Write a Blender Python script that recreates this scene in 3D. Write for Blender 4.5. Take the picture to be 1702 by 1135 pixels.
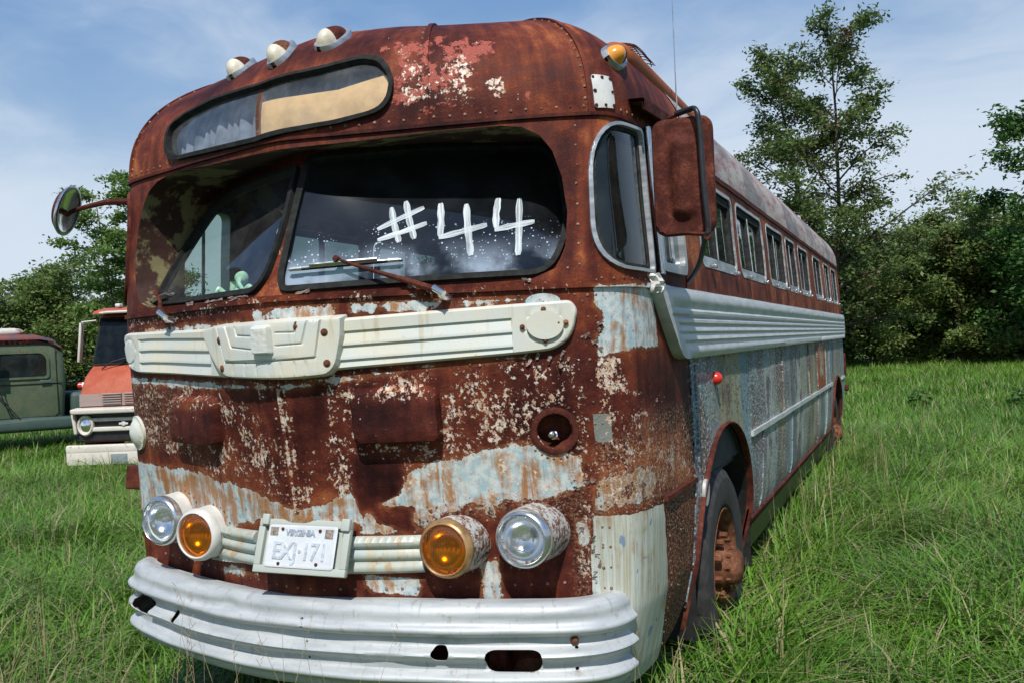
import bpy, bmesh, math, random
import numpy as np
from mathutils import Vector, Matrix, Euler
from mathutils.geometry import delaunay_2d_cdt
R = math.radians
PI = math.pi
rng = np.random.default_rng(7)
random.seed(7)
S = bpy.context.scene
for o in list(bpy.data.objects):
    bpy.data.objects.remove(o)
COL = S.collection

# ------------------------------------------------------------------ camera
CAM_POS = np.array([2.138, -3.205, 1.67])
yaw, pitch, roll = R(24.0), R(.32), R(2.46)
_f = np.array([-math.sin(yaw)*math.cos(pitch), math.cos(yaw)*math.cos(pitch), math.sin(pitch)])
_r0 = np.cross(_f, [0, 0, 1.]); _r0 /= np.linalg.norm(_r0); _u0 = np.cross(_r0, _f)
_u = _u0*math.cos(roll)+_r0*math.sin(roll); _r = _r0*math.cos(roll)-_u0*math.sin(roll)
cd = bpy.data.cameras.new('camera'); cam = bpy.data.objects.new('camera', cd); COL.objects.link(cam)
M = Matrix.Identity(4)
for i in range(3):
    M[i][0] = _r[i]; M[i][1] = _u[i]; M[i][2] = -_f[i]; M[i][3] = CAM_POS[i]
cam.matrix_world = M
cd.sensor_fit = 'HORIZONTAL'; cd.sensor_width = 36; cd.lens = 1521/1702*36
cd.clip_start = .05; cd.clip_end = 3000
S.camera = cam
S.render.resolution_x = 1024; S.render.resolution_y = 682

# ------------------------------------------------------------------ light
SUN = np.array([.21, -.60, .80]); SUN /= np.linalg.norm(SUN)
sd = bpy.data.lights.new('sun', 'SUN'); sd.energy = 4.6; sd.angle = R(.55); sd.color = (1, .955, .89)
so = bpy.data.objects.new('sun', sd); COL.objects.link(so); so.location = (8, -20, 30)
so.rotation_euler = Vector(SUN.tolist()).to_track_quat('Z', 'Y').to_euler()
S.view_settings.view_transform = 'Standard'; S.view_settings.look = 'None'
S.view_settings.exposure = 0.0; S.view_settings.gamma = 1

class NT:
    """small helper to write node trees"""
    def __init__(s, tree):
        s.t = tree; s.t.nodes.clear()
    def n(s, typ, ins=None, **kw):
        nd = s.t.nodes.new(typ)
        for k, v in kw.items(): setattr(nd, k, v)
        for k, v in (ins or {}).items(): s.set(nd.inputs[k], v)
        return nd
    def set(s, sock, v):
        if isinstance(v, bpy.types.NodeSocket): s.t.links.new(v, sock)
        elif isinstance(v, bpy.types.Node): s.t.links.new(v.outputs[0], sock)
        else:
            if sock.type == 'RGBA' and hasattr(v, '__len__') and len(v) == 3: v = (*v, 1)
            sock.default_value = v
    def m(s, op, a, b=0., c=None):
        nd = s.n('ShaderNodeMath', operation=op); s.set(nd.inputs[0], a); s.set(nd.inputs[1], b)
        if c is not None: s.set(nd.inputs[2], c)
        return nd.outputs[0]
    def mr(s, v, a, b, c=0., d=1., smooth=True):
        nd = s.n('ShaderNodeMapRange', {'Value': v, 'From Min': a, 'From Max': b, 'To Min': c, 'To Max': d})
        if smooth: nd.interpolation_type = 'SMOOTHSTEP'
        return nd.outputs[0]
    def mix(s, f, a, b, blend='MIX'):
        nd = s.n('ShaderNodeMix', data_type='RGBA', blend_type=blend)
        s.set(nd.inputs[0], f); s.set(nd.inputs[6], a); s.set(nd.inputs[7], b)
        return nd.outputs[2]
    def noise(s, vec, scale, detail=5, rough=.55, out=0, dist=0.):
        nd = s.n('ShaderNodeTexNoise', {'Vector': vec, 'Scale': scale, 'Detail': detail, 'Roughness': rough, 'Distortion': dist})
        return nd.outputs[out]
    def vor(s, vec, scale, feature='F1', out='Distance', rand=1.):
        nd = s.n('ShaderNodeTexVoronoi', feature=feature); s.set(nd.inputs['Vector'], vec)
        nd.inputs['Scale'].default_value = scale
        nd.inputs['Randomness'].default_value = rand
        return nd.outputs[out]
    def mapv(s, vec, scale=(1, 1, 1), loc=(0, 0, 0), rot=(0, 0, 0)):
        nd = s.n('ShaderNodeMapping', {'Vector': vec, 'Scale': scale, 'Location': loc, 'Rotation': rot}); return nd.outputs[0]
    def ramp(s, f, stops):
        nd = s.n('ShaderNodeValToRGB', {'Fac': f}); cr = nd.color_ramp
        while len(cr.elements) < len(stops): cr.elements.new(.5)
        for e, (p, c) in zip(cr.elements, stops): e.position = p; e.color = (*c, 1)
        return nd.outputs[0]
    def bump(s, h, strength=.5, dist=.01, nrm=None):
        nd = s.n('ShaderNodeBump', {'Height': h, 'Strength': strength, 'Distance': dist})
        if nrm is not None: s.set(nd.inputs['Normal'], nrm)
        return nd.outputs[0]
    def uv(s): return s.n('ShaderNodeUVMap').outputs[0]
    def obj(s): return s.n('ShaderNodeTexCoord').outputs['Object']
    def pos(s): return s.n('ShaderNodeNewGeometry').outputs['Position']
    def attr(s, name):
        nd = s.n('ShaderNodeAttribute'); nd.attribute_name = name; return nd
    def out(s, sh): 
        o = s.n('ShaderNodeOutputMaterial'); s.t.links.new(sh, o.inputs[0])
    def pbsdf(s, color, rough=.5, metal=0., normal=None, spec=None, **kw):
        nd = s.n('ShaderNodeBsdfPrincipled')
        s.set(nd.inputs['Base Color'], color); s.set(nd.inputs['Roughness'], rough); s.set(nd.inputs['Metallic'], metal)
        if normal is not None: s.set(nd.inputs['Normal'], normal)
        if spec is not None: s.set(nd.inputs['Specular IOR Level'], spec)
        for k, v in kw.items(): s.set(nd.inputs[k], v)
        return nd.outputs[0]

# ------------------------------------------------------------------ sky
W = bpy.data.worlds.new('World'); S.world = W; W.use_nodes = True
T = NT(W.node_tree)
sky = T.n('ShaderNodeTexSky', sky_type='NISHITA', sun_disc=False)
sky.sun_elevation = math.asin(SUN[2]); sky.sun_rotation = math.atan2(SUN[0], SUN[1])
sky.air_density = 1.0; sky.dust_density = .6; sky.ozone_density = 2.2
gen = T.n('ShaderNodeTexCoord').outputs['Generated']
warp = T.noise(T.mapv(gen, (1.2, 1.2, 3.5)), 1.6, 4, .5, out=1)
v2 = T.n('ShaderNodeVectorMath', operation='ADD'); T.set(v2.inputs[0], T.mapv(gen, (1.0, 1.0, 4.2), rot=(0, .25, .5))); T.set(v2.inputs[1], warp)
cl = T.noise(v2.outputs[0], 1.5, 9, .58)
cl2 = T.noise(T.mapv(gen, (.9, .9, 2.2), loc=(3, 1, 0)), 1.3, 5, .5)
zc = T.n('ShaderNodeSeparateXYZ', {0: gen}).outputs[2]
low = T.mr(zc, .0, .42, .38, -.10)
cloud = T.mr(T.m('ADD', T.m('ADD', T.m('MULTIPLY', cl, .75), T.m('MULTIPLY', cl2, .45)), low), .53, .90, 0, .85)
skycol = T.mix(T.mr(zc, 0, .6, .75, .65), sky.outputs[0], T.mix(T.mr(zc, .0, .50), (5.2, 6.7, 8.2), (1.25, 3.2, 6.8)))
c = T.mix(cloud, skycol, (7.0, 7.9, 9.0))
bg = T.n('ShaderNodeBackground', {'Color': c, 'Strength': .10})
wo = T.n('ShaderNodeOutputWorld'); T.t.links.new(bg.outputs[0], wo.inputs[0])

# ------------------------------------------------------------------ mesh helpers
def tag(o, label=None, cat=None, group=None, kind=None):
    if label: o['label'] = label
    if cat: o['category'] = cat
    if group: o['group'] = group
    if kind: o['kind'] = kind
    return o
def empty(name, loc=(0, 0, 0), rz=0., parent=None):
    o = bpy.data.objects.new(name, None); COL.objects.link(o); o.location = loc; o.rotation_euler = (0, 0, rz)
    o.empty_display_size = .2
    if parent: o.parent = parent
    return o
def mk(name, V, F, mat, parent=None, uv=None, smooth=True, cols=None, label=None, sharp=None):
    V = np.asarray(V, float).reshape(-1, 3)
    me = bpy.data.meshes.new(name)
    if isinstance(F, np.ndarray): F = F.tolist()
    me.from_pydata(V.tolist(), [], F)
    if uv is not None:
        uvl = me.uv_layers.new(name='UVMap'); li = np.empty(len(me.loops), np.int32); me.loops.foreach_get('vertex_index', li)
        uvl.data.foreach_set('uv', np.asarray(uv, np.float32)[li].ravel())
    for k, a in (cols or {}).items():
        at = me.attributes.new(k, 'FLOAT_COLOR', 'POINT'); at.data.foreach_set('color', np.asarray(a, np.float32).ravel())
    mats = mat if isinstance(mat, (list, tuple)) else [mat]
    for m_ in mats: me.materials.append(m_)
    me.polygons.foreach_set('use_smooth', [smooth]*len(me.polygons))
    if smooth and sharp:
        me.set_sharp_from_angle(angle=R(sharp))
    me.update()
    o = bpy.data.objects.new(name, me); COL.objects.link(o)
    if parent is not None: o.parent = parent
    if label: o['label'] = label
    return o
class MB:
    """collects shapes into one mesh"""
    def __init__(s): s.V = []; s.F = []; s.n = 0; s.ch = []
    def add(s, V, F):
        V = np.asarray(V, float).reshape(-1, 3)
        s.ch.append((V, F)); s.V.append(V); s.F += [tuple(i+s.n for i in f) for f in F]; s.n += len(V); return s
    def box(s, c, d, rot=None, bev=0.):
        hx, hy, hz = [v/2 for v in d]
        if bev > 0:
            bm = bmesh.new(); bmesh.ops.create_cube(bm, size=1)
            for v in bm.verts: v.co = Vector((v.co.x*d[0], v.co.y*d[1], v.co.z*d[2]))
            bmesh.ops.bevel(bm, geom=bm.edges[:], offset=bev, segments=3, affect='EDGES', profile=.5)
            V = np.array([v.co[:] for v in bm.verts]); bm.verts.index_update(); F = [[v.index for v in f.verts] for f in bm.faces]; bm.free()
        else:
            V = np.array([[x, y, z] for x in (-hx, hx) for y in (-hy, hy) for z in (-hz, hz)])
            F = [(0, 1, 3, 2), (4, 6, 7, 5), (0, 4, 5, 1), (2, 3, 7, 6), (0, 2, 6, 4), (1, 5, 7, 3)]
        if rot is not None: V = V @ np.array(Euler(rot).to_matrix()).T
        return s.add(V+np.asarray(c, float), F)
    def tube(s, pts, r, n=10, cap=True):
        pts = np.asarray(pts, float); k = len(pts); r = np.broadcast_to(r, (k,))
        tg = np.gradient(pts, axis=0); tg /= np.linalg.norm(tg, axis=1, keepdims=True)+1e-12
        up = np.array([0, 0, 1.]) if abs(tg[0][2]) < .9 else np.array([1., 0, 0])
        V = []; a = np.arange(n)*2*PI/n; u = np.cross(tg[0], up); u /= np.linalg.norm(u)
        for i in range(k):
            u = u-tg[i]*(u@tg[i]); u /= np.linalg.norm(u); w = np.cross(tg[i], u)
            V.append(pts[i]+r[i]*(np.cos(a)[:, None]*u+np.sin(a)[:, None]*w))
        F = [(i*n+j, i*n+(j+1) % n, (i+1)*n+(j+1) % n, (i+1)*n+j) for i in range(k-1) for j in range(n)]
        if cap: F += [tuple(range(n))[::-1], tuple((k-1)*n+j for j in range(n))]
        return s.add(np.concatenate(V), F)
    def lathe(s, prof, c, axis=(0, -1, 0), n=32, wob=None):
        """prof: list of (distance along axis, radius)"""
        ax = np.asarray(axis, float); ax /= np.linalg.norm(ax)
        up = np.array([0, 0, 1.]) if abs(ax[2]) < .9 else np.array([1., 0, 0])
        u = np.cross(ax, up); u /= np.linalg.norm(u); w = np.cross(u, ax); a = np.arange(n)*2*PI/n
        ring = np.cos(a)[:, None]*u+np.sin(a)[:, None]*w
        V = np.concatenate([np.asarray(c)+ax*d+ring*max(r_, 1e-5) for d, r_ in prof]); k = len(prof)
        F = [(i*n+j, (i+1)*n+j, (i+1)*n+(j+1) % n, i*n+(j+1) % n) for i in range(k-1) for j in range(n)]
        return s.add(V, F)
    def grid(s, P, flip=False, wrap=False):
        P = np.asarray(P); a, b = P.shape[:2]; F = []
        for i in range(a-(0 if wrap else 1)):
            for j in range(b-1):
                q = (i*b+j, ((i+1) % a)*b+j, ((i+1) % a)*b+j+1, i*b+j+1); F.append(q[::-1] if flip else q)
        return s.add(P.reshape(-1, 3), F)
    def each(s, name, mat, parent=None, k=1, **kw):
        out = []; fo = 0; no = 0; ch = s.ch
        for i in range(0, len(ch), k):
            g = MB()
            for V, F in ch[i:i+k]: g.add(V, F)
            out.append(g.build(name, mat, parent, **kw))
        return out
    def build(s, name, mat, parent=None, smooth=True, sharp=40, label=None, **kw):
        V = np.concatenate(s.V)
        return mk(name, V, s.F, mat, parent, smooth=smooth, sharp=sharp, label=label, **kw)

def pin(P, poly):
    """points in polygon"""
    x, y = P[:, 0], P[:, 1]; poly = np.asarray(poly); ins = np.zeros(len(P), bool); j = len(poly)-1
    for i in range(len(poly)):
        xi, yi = poly[i]; xj, yj = poly[j]
        c = ((yi > y) != (yj > y)) & (x < (xj-xi)*(y-yi)/(yj-yi+1e-12)+xi); ins ^= c; j = i
    return ins
def sdist(P, poly):
    """signed distance to a polygon, positive inside"""
    poly = np.asarray(poly, float); d = np.full(len(P), 1e9)
    for a, b in zip(poly, np.roll(poly, -1, 0)):
        ab = b-a; t = np.clip(((P-a)@ab)/(ab@ab+1e-12), 0, 1); d = np.minimum(d, np.hypot(*(P-a-t[:, None]*ab).T))
    return np.where(pin(P, poly), d, -d)
def linedist(P, pl):
    pl = np.asarray(pl, float); d = np.full(len(P), 1e9)
    for a, b in zip(pl[:-1], pl[1:]):
        ab = b-a; t = np.clip(((P-a)@ab)/(ab@ab+1e-12), 0, 1); d = np.minimum(d, np.hypot(*(P-a-t[:, None]*ab).T))
    return d
def resamp(loop, step):
    loop = np.asarray(loop, float); out = []
    for a, b in zip(loop, np.roll(loop, -1, 0)):
        n = max(1, int(math.ceil(np.hypot(*(b-a))/step))); out += [a+(b-a)*k/n for k in range(n)]
    return np.array(out)
def roundpoly(P, r, n=6):
    P = np.asarray(P, float); out = []; k = len(P); r = np.broadcast_to(r, (k,))
    for i in range(k):
        p, a, b = P[i], P[i-1], P[(i+1) % k]; u = a-p; v = b-p; lu, lv = np.hypot(*u), np.hypot(*v); u /= lu; v /= lv
        d = min(r[i], lu*.48, lv*.48)
        p0, p1 = p+u*d, p+v*d
        for t in np.linspace(0, 1, n): out.append((1-t)**2*p0+2*t*(1-t)*p+t*t*p1)
    return np.array(out)
def rrect(x0, x1, y0, y1, r, n=6): return roundpoly([(x0, y0), (x1, y0), (x1, y1), (x0, y1)], r, n)
def ell(cx, cy, a, b, n=32): t = np.arange(n)*2*PI/n; return np.stack([cx+a*np.cos(t), cy+b*np.sin(t)], 1)
def secs_(L, st):
    L = np.asarray(L, float); d = np.concatenate([[0], np.cumsum(np.hypot(*np.diff(L, axis=0).T))]); t = np.unique(np.concatenate([d, np.linspace(0, d[-1], max(2, int(d[-1]/st)))])); t = t[np.concatenate([[True], np.diff(t) > 1e-4])]; return np.stack([np.interp(t, d, L[:, 0]), np.interp(t, d, L[:, 1])], 1)
def cdt(outer, holes, step, bstep=None, xs=1., lines=()):
    """triangulate a polygon with holes and interior points -> P2, tris, loops"""
    bstep = bstep or step; loops = [resamp(l, bstep) for l in [outer]+list(holes)]
    lo, hi = loops[0].min(0), loops[0].max(0)
    gx, gy = np.meshgrid(np.arange(lo[0]+step*xs/2, hi[0], step*xs), np.arange(lo[1]+step/2, hi[1], step), indexing='ij')
    G = np.stack([gx.ravel(), gy.ravel()], 1)
    ok = pin(G, loops[0])
    for l in loops[1:]: ok &= ~pin(G, l)
    G = G[ok]; B = np.concatenate(loops); lines = [secs_(l, step*.8) for l in lines]; LB = np.concatenate([B]+lines)
    keep = np.ones(len(G), bool)
    for k in range(0, len(LB), 400):
        bb = LB[k:k+400]; keep &= (((G[:, None]-bb[None])**2).sum(-1).min(1) > (.45*step)**2) if len(G) else keep
    G = G[keep]
    vs = [tuple(map(float, p)) for p in np.concatenate([B, G])]; ed = []; o = 0
    for l in loops: n = len(l); ed += [(o+i, o+(i+1) % n) for i in range(n)]; o += n
    base_ = len(vs)
    for l in lines: ed += [(base_+i, base_+i+1) for i in range(len(l)-1)]; vs += [tuple(map(float, p)) for p in l]; base_ += len(l)
    v, e, f, ov, oe, of = delaunay_2d_cdt([Vector(p) for p in vs], ed, [], 0, 1e-7)
    v = np.array([p[:] for p in v]); f = np.array([t for t in f if len(t) == 3])
    c = v[f].mean(1); ok = pin(c, loops[0])
    for l in loops[1:]: ok &= ~pin(c, l)
    f = f[ok]
    a, b, c_ = v[f[:, 0]], v[f[:, 1]], v[f[:, 2]]
    cr = (b[:, 0]-a[:, 0])*(c_[:, 1]-a[:, 1])-(b[:, 1]-a[:, 1])*(c_[:, 0]-a[:, 0]); f[cr < 0] = f[cr < 0][:, ::-1]
    return v, f[np.abs(cr) > 1e-10], loops

# ------------------------------------------------------------------ the coach's body surface: s = way round the body from the nose, z = height
KX=np.array([0,.15,.3,.45,.57,.7,.8,.9,.98,1.05,1.10,1.14,1.17,1.195,1.21,1.218,1.22])
KY=np.array([-.535,-.497,-.45,-.393,-.345,-.29,-.25,-.208,-.175,-.14,-.108,-.07,-.02,.06,.18,.34,.65])
def _outline():
    # smooth by chaikin-free interpolation: dense cubic via cumulative length
    t=np.concatenate([[0],np.cumsum(np.hypot(np.diff(KX),np.diff(KY)))])
    # mirror for symmetric tangent at centre
    tt=np.concatenate([-t[:0:-1],t]);xx=np.concatenate([-KX[:0:-1],KX]);yy=np.concatenate([KY[:0:-1],KY])
    d=np.linspace(-t[-1],t[-1],1601)
    x=np.interp(d,tt,xx);y=np.interp(d,tt,yy)
    k=np.hanning(81);k/=k.sum()
    xp=np.pad(x,40,mode='reflect',reflect_type='odd');yp=np.pad(y,40,mode='reflect',reflect_type='odd')
    x=np.convolve(xp,k,'valid');y=np.convolve(yp,k,'valid')
    x=x[800:];y=y[800:]
    y=y+(-.535-y[0])*np.exp(-np.arange(len(x))/80.)
    x[0]=0
    # side & rear
    ys=np.linspace(.66,9.35,200);x=np.concatenate([x,np.full(200,1.22)]);y=np.concatenate([y,ys])
    a=np.linspace(0,np.pi/2,20)[1:];x=np.concatenate([x,.87+.35*np.cos(a)]);y=np.concatenate([y,9.35+.35*np.sin(a)])
    b=np.linspace(0,1,20)[1:];x=np.concatenate([x,.87*(1-b)]);y=np.concatenate([y,9.7+.04*b])
    s=np.concatenate([[0],np.cumsum(np.hypot(np.diff(x),np.diff(y)))])
    return s,x,y
OS,OX,OY=_outline()
STOT=OS[-1]
_nx=np.gradient(OY,OS);_ny=-np.gradient(OX,OS);_l=np.hypot(_nx,_ny);_nx/=_l;_ny/=_l
FZ=[.3,.45,.95,1.1,1.57,1.9,2.2,2.5,3.2];FY=[.2,.17,.12,.10,.02,0,.03,.075,.075]
TZ=[.3,.45,.7,1.0,1.95,2.5,3.2];TX=[.14,.08,.02,0,0,.035,.035]
def dip(s,z): return .034*np.exp(-(np.asarray(s)/.75)**2)*np.interp(z,[2.15,2.42,2.62,3.0],[0,1,1,0])
def surf(s,z):
    s=np.asarray(s,float);z=np.asarray(z,float);sg=np.where(s<0,-1.,1.);a=np.abs(s)
    x=np.interp(a,OS,OX);y=np.interp(a,OS,OY);nx=np.interp(a,OS,_nx);ny=np.interp(a,OS,_ny)
    f=np.interp(z,FZ,FY);t=np.interp(z,TZ,TX)
    wf=ny*ny
    # front lean moves in +y (only where ny<0), tuck moves in -x
    y2=y+np.where(ny<0,1.,-.5)*f*wf
    x2=x-t*nx*nx*np.sign(nx+1e-9)
    u=np.clip((x-.6)/.6,0,1);x2=x2+np.where(s<0,.06*u*u*(3-2*u),0)
    return np.stack([sg*x2,y2,z+0*x2-dip(s,z)],-1)
def roof(s,q):
    s=np.asarray(s,float);p=surf(s,np.full(np.shape(s),2.5));a=np.asarray(q,float)
    sy=np.clip(p[...,1],1.0,8.7);
    h=2.5+.595*(1-(1-a)**2.6)**(1/2.6);h=h-dip(s,h)
    x=p[...,0]*(1-a);y=p[...,1]*(1-a)+sy*a
    return np.stack([x,y,h],-1)
def aq(z):
    h=np.clip((np.asarray(z,float)-2.5)/.6,0,1)
    return 1-(1-h**2.6)**(1/2.6)
def cap(s,z): return roof(s,aq(z))

MASK_SKIN=[(1,0.8,0.02,[(1.17,1.87),(1.53,1.89),(1.58,1.64),(1.35,1.65),(1.17,1.62),(1.17,1.69),(1.2,1.72),(1.2,1.78),(1.16,1.8)]),(1,0.66,0.015,[(-1.23,1.61),(-0.4,1.58),(0.05,1.57),(0.25,1.59),(0.93,1.64),(0.92,1.62),(0.58,1.61),(0.25,1.57),(0.04,1.55),(-0.41,1.55),(-1.29,1.58)]),(1,0.78,0.03,[(-1.4,1.22),(-0.68,1.2),(-0.25,1.16),(0.01,1.1),(0.13,1.13),(0.27,1.18),(0.27,1.01),(0.23,1.05),(-0.23,1.05),(-0.53,0.97),(-0.88,1.01),(-1.45,0.98),(-1.41,1.1)]),(1,0.8,0.03,[(0.42,1.2),(0.47,1.25),(0.68,1.29),(0.9,1.32),(1.08,1.27),(1.08,1.15),(0.92,1.11),(0.79,1.11),(0.52,1.09),(0.45,1.01),(0.24,1.01),(0.26,1.09)]),(1,0.5,0.03,[(0.23,1.09),(0.48,1.08),(0.47,1.01),(0.24,1.01)]),(1,0.62,0.02,[(-0.11,1.84),(0.25,1.85),(0.24,1.8),(-0.11,1.79)]),(1,0.6,0.02,[(0.29,1.85),(0.62,1.85),(0.62,1.81),(0.29,1.81)]),(1,0.6,0.02,[(-0.99,1.82),(-0.19,1.81),(-0.19,1.79),(-1.0,1.78)]),(1,0.5,0.012,[(0.65,1.84),(0.96,1.85),(0.96,1.82),(0.65,1.81)]),(1,0.75,0.02,[(0.24,0.86),(0.46,0.83),(0.45,0.77),(0.25,0.79)]),(1,0.5,0.02,[(-0.56,0.83),(-0.27,0.85),(-0.28,0.81),(-0.56,0.78)]),(1,0.5,0.02,[(1.12,1.17),(1.33,1.22),(1.55,1.18),(1.44,1.08),(1.11,1.06)]),(5,0.9,0.006,[(1.1,1.05),(1.56,1.05),(1.64,0.64),(1.77,0.3),(1.62,0.32),(1.14,0.42),(1.08,0.72)]),(0,0.52,0.05,[(0.65,1.58),(0.88,1.6),(0.89,1.45),(0.81,1.33),(0.64,1.32),(0.62,1.43)]),(0,0.5,0.04,[(0.94,1.53),(1.06,1.55),(1.06,1.42),(0.95,1.42)]),(0,0.47,0.05,[(-0.79,1.53),(-0.41,1.53),(-0.42,1.33),(-0.75,1.31)]),(0,0.46,0.05,[(-1.37,1.53),(-0.73,1.55),(-0.75,1.3),(-0.67,1.24),(-1.07,1.27)]),(0,0.52,0.03,[(-0.24,1.43),(-0.09,1.39),(-0.05,1.17),(-0.15,1.2),(-0.26,1.26)]),(0,0.46,0.05,[(0.09,1.54),(0.18,1.49),(0.18,1.23),(0.09,1.21)]),(0,0.5,0.03,[(0.18,1.56),(0.34,1.55),(0.26,1.45),(0.18,1.49)]),(0,0.52,0.03,[(0.48,1.32),(0.79,1.37),(0.95,1.42),(0.95,1.37),(0.81,1.32),(0.5,1.25),(0.43,1.22)]),(0,0.55,0.02,[(0.44,1.48),(0.54,1.46),(0.54,1.42),(0.43,1.44)]),(0,0.56,0.015,[(1.15,1.62),(1.28,1.62),(1.32,1.47),(1.2,1.48),(1.15,1.52)]),(0,0.47,0.03,[(1.34,1.51),(1.88,1.48),(1.75,1.34),(1.35,1.38)]),(0,0.44,0.05,[(-1.27,1.59),(1.14,1.63),(1.12,1.11),(0.02,1.11),(-1.07,1.27)]),(0,0.44,0.04,[(0.03,1.9),(1.11,1.9),(1.12,1.82),(0.02,1.85),(-1.26,1.79),(-1.15,1.87)]),(0,0.5,0.012,[(-0.02,1.57),(0.03,1.57),(0.04,1.11),(-0.01,1.11)]),(0,0.48,0.03,[(1.04,1.26),(1.84,1.28),(2.02,1.11),(1.12,1.08)]),(0,0.4,0.03,[(1.15,1.56),(2.17,1.57),(2.13,1.07),(1.11,1.06)]),(0,0.5,0.02,[(1.06,1.13),(1.11,1.13),(1.09,0.81),(1.02,0.81)]),(2,1.2,0.02,[(0.26,1.28),(0.37,1.29),(0.43,1.25),(0.41,1.15),(0.26,1.09),(0.24,1.16)]),(2,1.2,0.02,[(0.29,1.11),(0.45,1.11),(0.45,1.01),(0.31,1.05)]),(2,0.6,0.05,[(1.33,1.6),(2.11,1.57),(2.18,1.3),(1.58,1.35),(1.36,1.49)]),(2,0.5,0.08,[(-0.36,1.55),(-0.01,1.55),(-0.0,1.21),(-0.1,1.43)]),(2,0.6,0.05,[(1.14,2.5),(1.11,1.89),(1.07,1.98),(1.1,2.19),(1.03,2.42)]),(2,0.7,0.03,[(0.04,1.52),(0.16,1.54),(0.17,1.43),(0.04,1.21)]),(7,0.9,0.04,[(1.14,1.29),(1.45,1.39),(2.26,1.4),(2.22,1.05),(1.57,1.05),(1.14,1.06)]),(7,1.0,0.02,[(1.59,1.05),(2.18,1.05),(2.4,0.3),(1.82,0.3),(1.64,0.64)]),(7,0.7,0.03,[(0.46,1.08),(0.77,1.14),(1.11,1.13),(1.1,1.01),(1.0,1.04),(0.74,1.08),(0.47,1.01)]),(7,0.6,0.03,[(1.03,1.04),(1.1,1.04),(1.08,0.72),(1.02,0.73)]),(7,0.5,0.04,[(-1.32,1.61),(-0.72,1.57),(-0.8,1.31),(-1.37,1.25)]),(1,0.62,0.02,[(0.47,1.01),(0.57,1.08),(0.7,1.08),(0.76,1.03),(0.74,1.1),(0.61,1.11),(0.48,1.08)]),(1,0.6,0.02,[(0.67,0.89),(0.75,0.89),(0.75,0.74),(0.67,0.74)]),(1,0.65,0.02,[(1.02,1.03),(1.08,1.04),(1.09,0.95),(1.05,0.92)]),(4,1.0,0.006,[(1.14,1.42),(1.17,1.42),(1.21,1.42),(1.21,1.31),(1.14,1.31),(1.13,1.35)]),(3,0.6,0.05,[(1.12,1.24),(1.85,1.33),(2.07,1.08),(1.11,1.06)]),(3,0.6,0.03,[(0.64,1.13),(0.79,1.14),(0.76,1.08),(0.65,1.05)]),(3,0.7,0.03,[(1.14,2.45),(1.2,2.48),(1.63,2.56),(1.28,2.47),(1.17,2.25),(1.15,1.95),(1.11,1.97)]),(3,0.9,0.08,[(-1.08,1.25),(0.02,1.11),(0.26,1.17),(0.48,1.08),(0.25,1.02),(-0.23,1.03),(-0.88,1.04)]),(3,0.5,0.05,[(-1.23,2.29),(-1.42,2.17),(-0.88,2.01),(-1.32,2.05)]),(3,0.5,0.03,[(-0.42,1.33),(-0.14,1.25),(0.02,1.11),(-0.03,1.11),(-0.52,1.18)])]
MASK_CAP=[(0,0.56,0.012,[(0.78,2.67),(0.87,2.68),(0.87,2.61),(0.84,2.56),(0.79,2.57)]),(0,0.6,0.01,[(0.9,2.61),(0.92,2.6),(0.94,2.57),(0.91,2.56)]),(0,0.5,0.05,[(0.38,2.89),(0.61,2.75),(0.6,2.56),(0.42,2.54),(0.46,2.71)]),(0,0.5,0.05,[(0.61,2.78),(0.77,2.76),(0.77,2.55),(0.6,2.55)]),(0,0.47,0.03,[(0.71,2.84),(0.85,2.82),(0.82,2.79),(0.72,2.8)]),(0,0.5,0.04,[(-0.05,2.82),(0.18,2.86),(0.4,2.84),(0.21,2.8),(0.01,2.78)]),(0,0.54,0.05,[(-1.08,2.77),(-1.22,2.73),(-1.19,2.51),(-1.38,2.51)]),(6,0.62,0.02,[(0.72,2.84),(0.88,2.81),(0.79,2.7),(0.7,2.72)]),(6,0.6,0.012,[(0.94,2.63),(0.99,2.61),(0.97,2.56),(0.92,2.57)]),(6,0.5,0.08,[(0.38,2.89),(0.78,2.85),(0.77,2.55),(0.42,2.56)]),(2,0.7,0.05,[(-1.21,2.79),(-1.2,2.83),(0.38,2.89),(0.41,2.79)]),(2,0.6,0.04,[(0.42,2.61),(0.6,2.56),(0.95,2.52),(0.95,2.54),(0.56,2.6)]),(2,0.5,0.06,[(1.09,2.76),(1.16,2.73),(1.13,2.52),(1.07,2.52)]),(3,0.5,0.05,[(-1.2,2.83),(-1.23,2.7),(-1.24,2.52),(-1.04,2.5)]),(3,0.5,0.06,[(0.39,2.85),(0.56,2.78),(0.56,2.59),(0.45,2.58)])]
SIGN_RAW=[(-0.832,2.615),(-0.837,2.662),(-0.822,2.695),(-0.728,2.723),(-0.466,2.738),(-0.09,2.72),(0.177,2.75),(0.339,2.779),(0.402,2.765),(0.443,2.719),(0.459,2.671),(0.449,2.611),(0.423,2.575),(0.381,2.557),(0.245,2.534),(-0.095,2.507),(-0.712,2.525),(-0.785,2.54),(-0.816,2.57)]
BLIND_RAW=[(-0.105,2.539),(0.334,2.561),(0.423,2.579),(0.449,2.645),(0.423,2.711),(0.24,2.66),(-0.1,2.657)]

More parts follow.
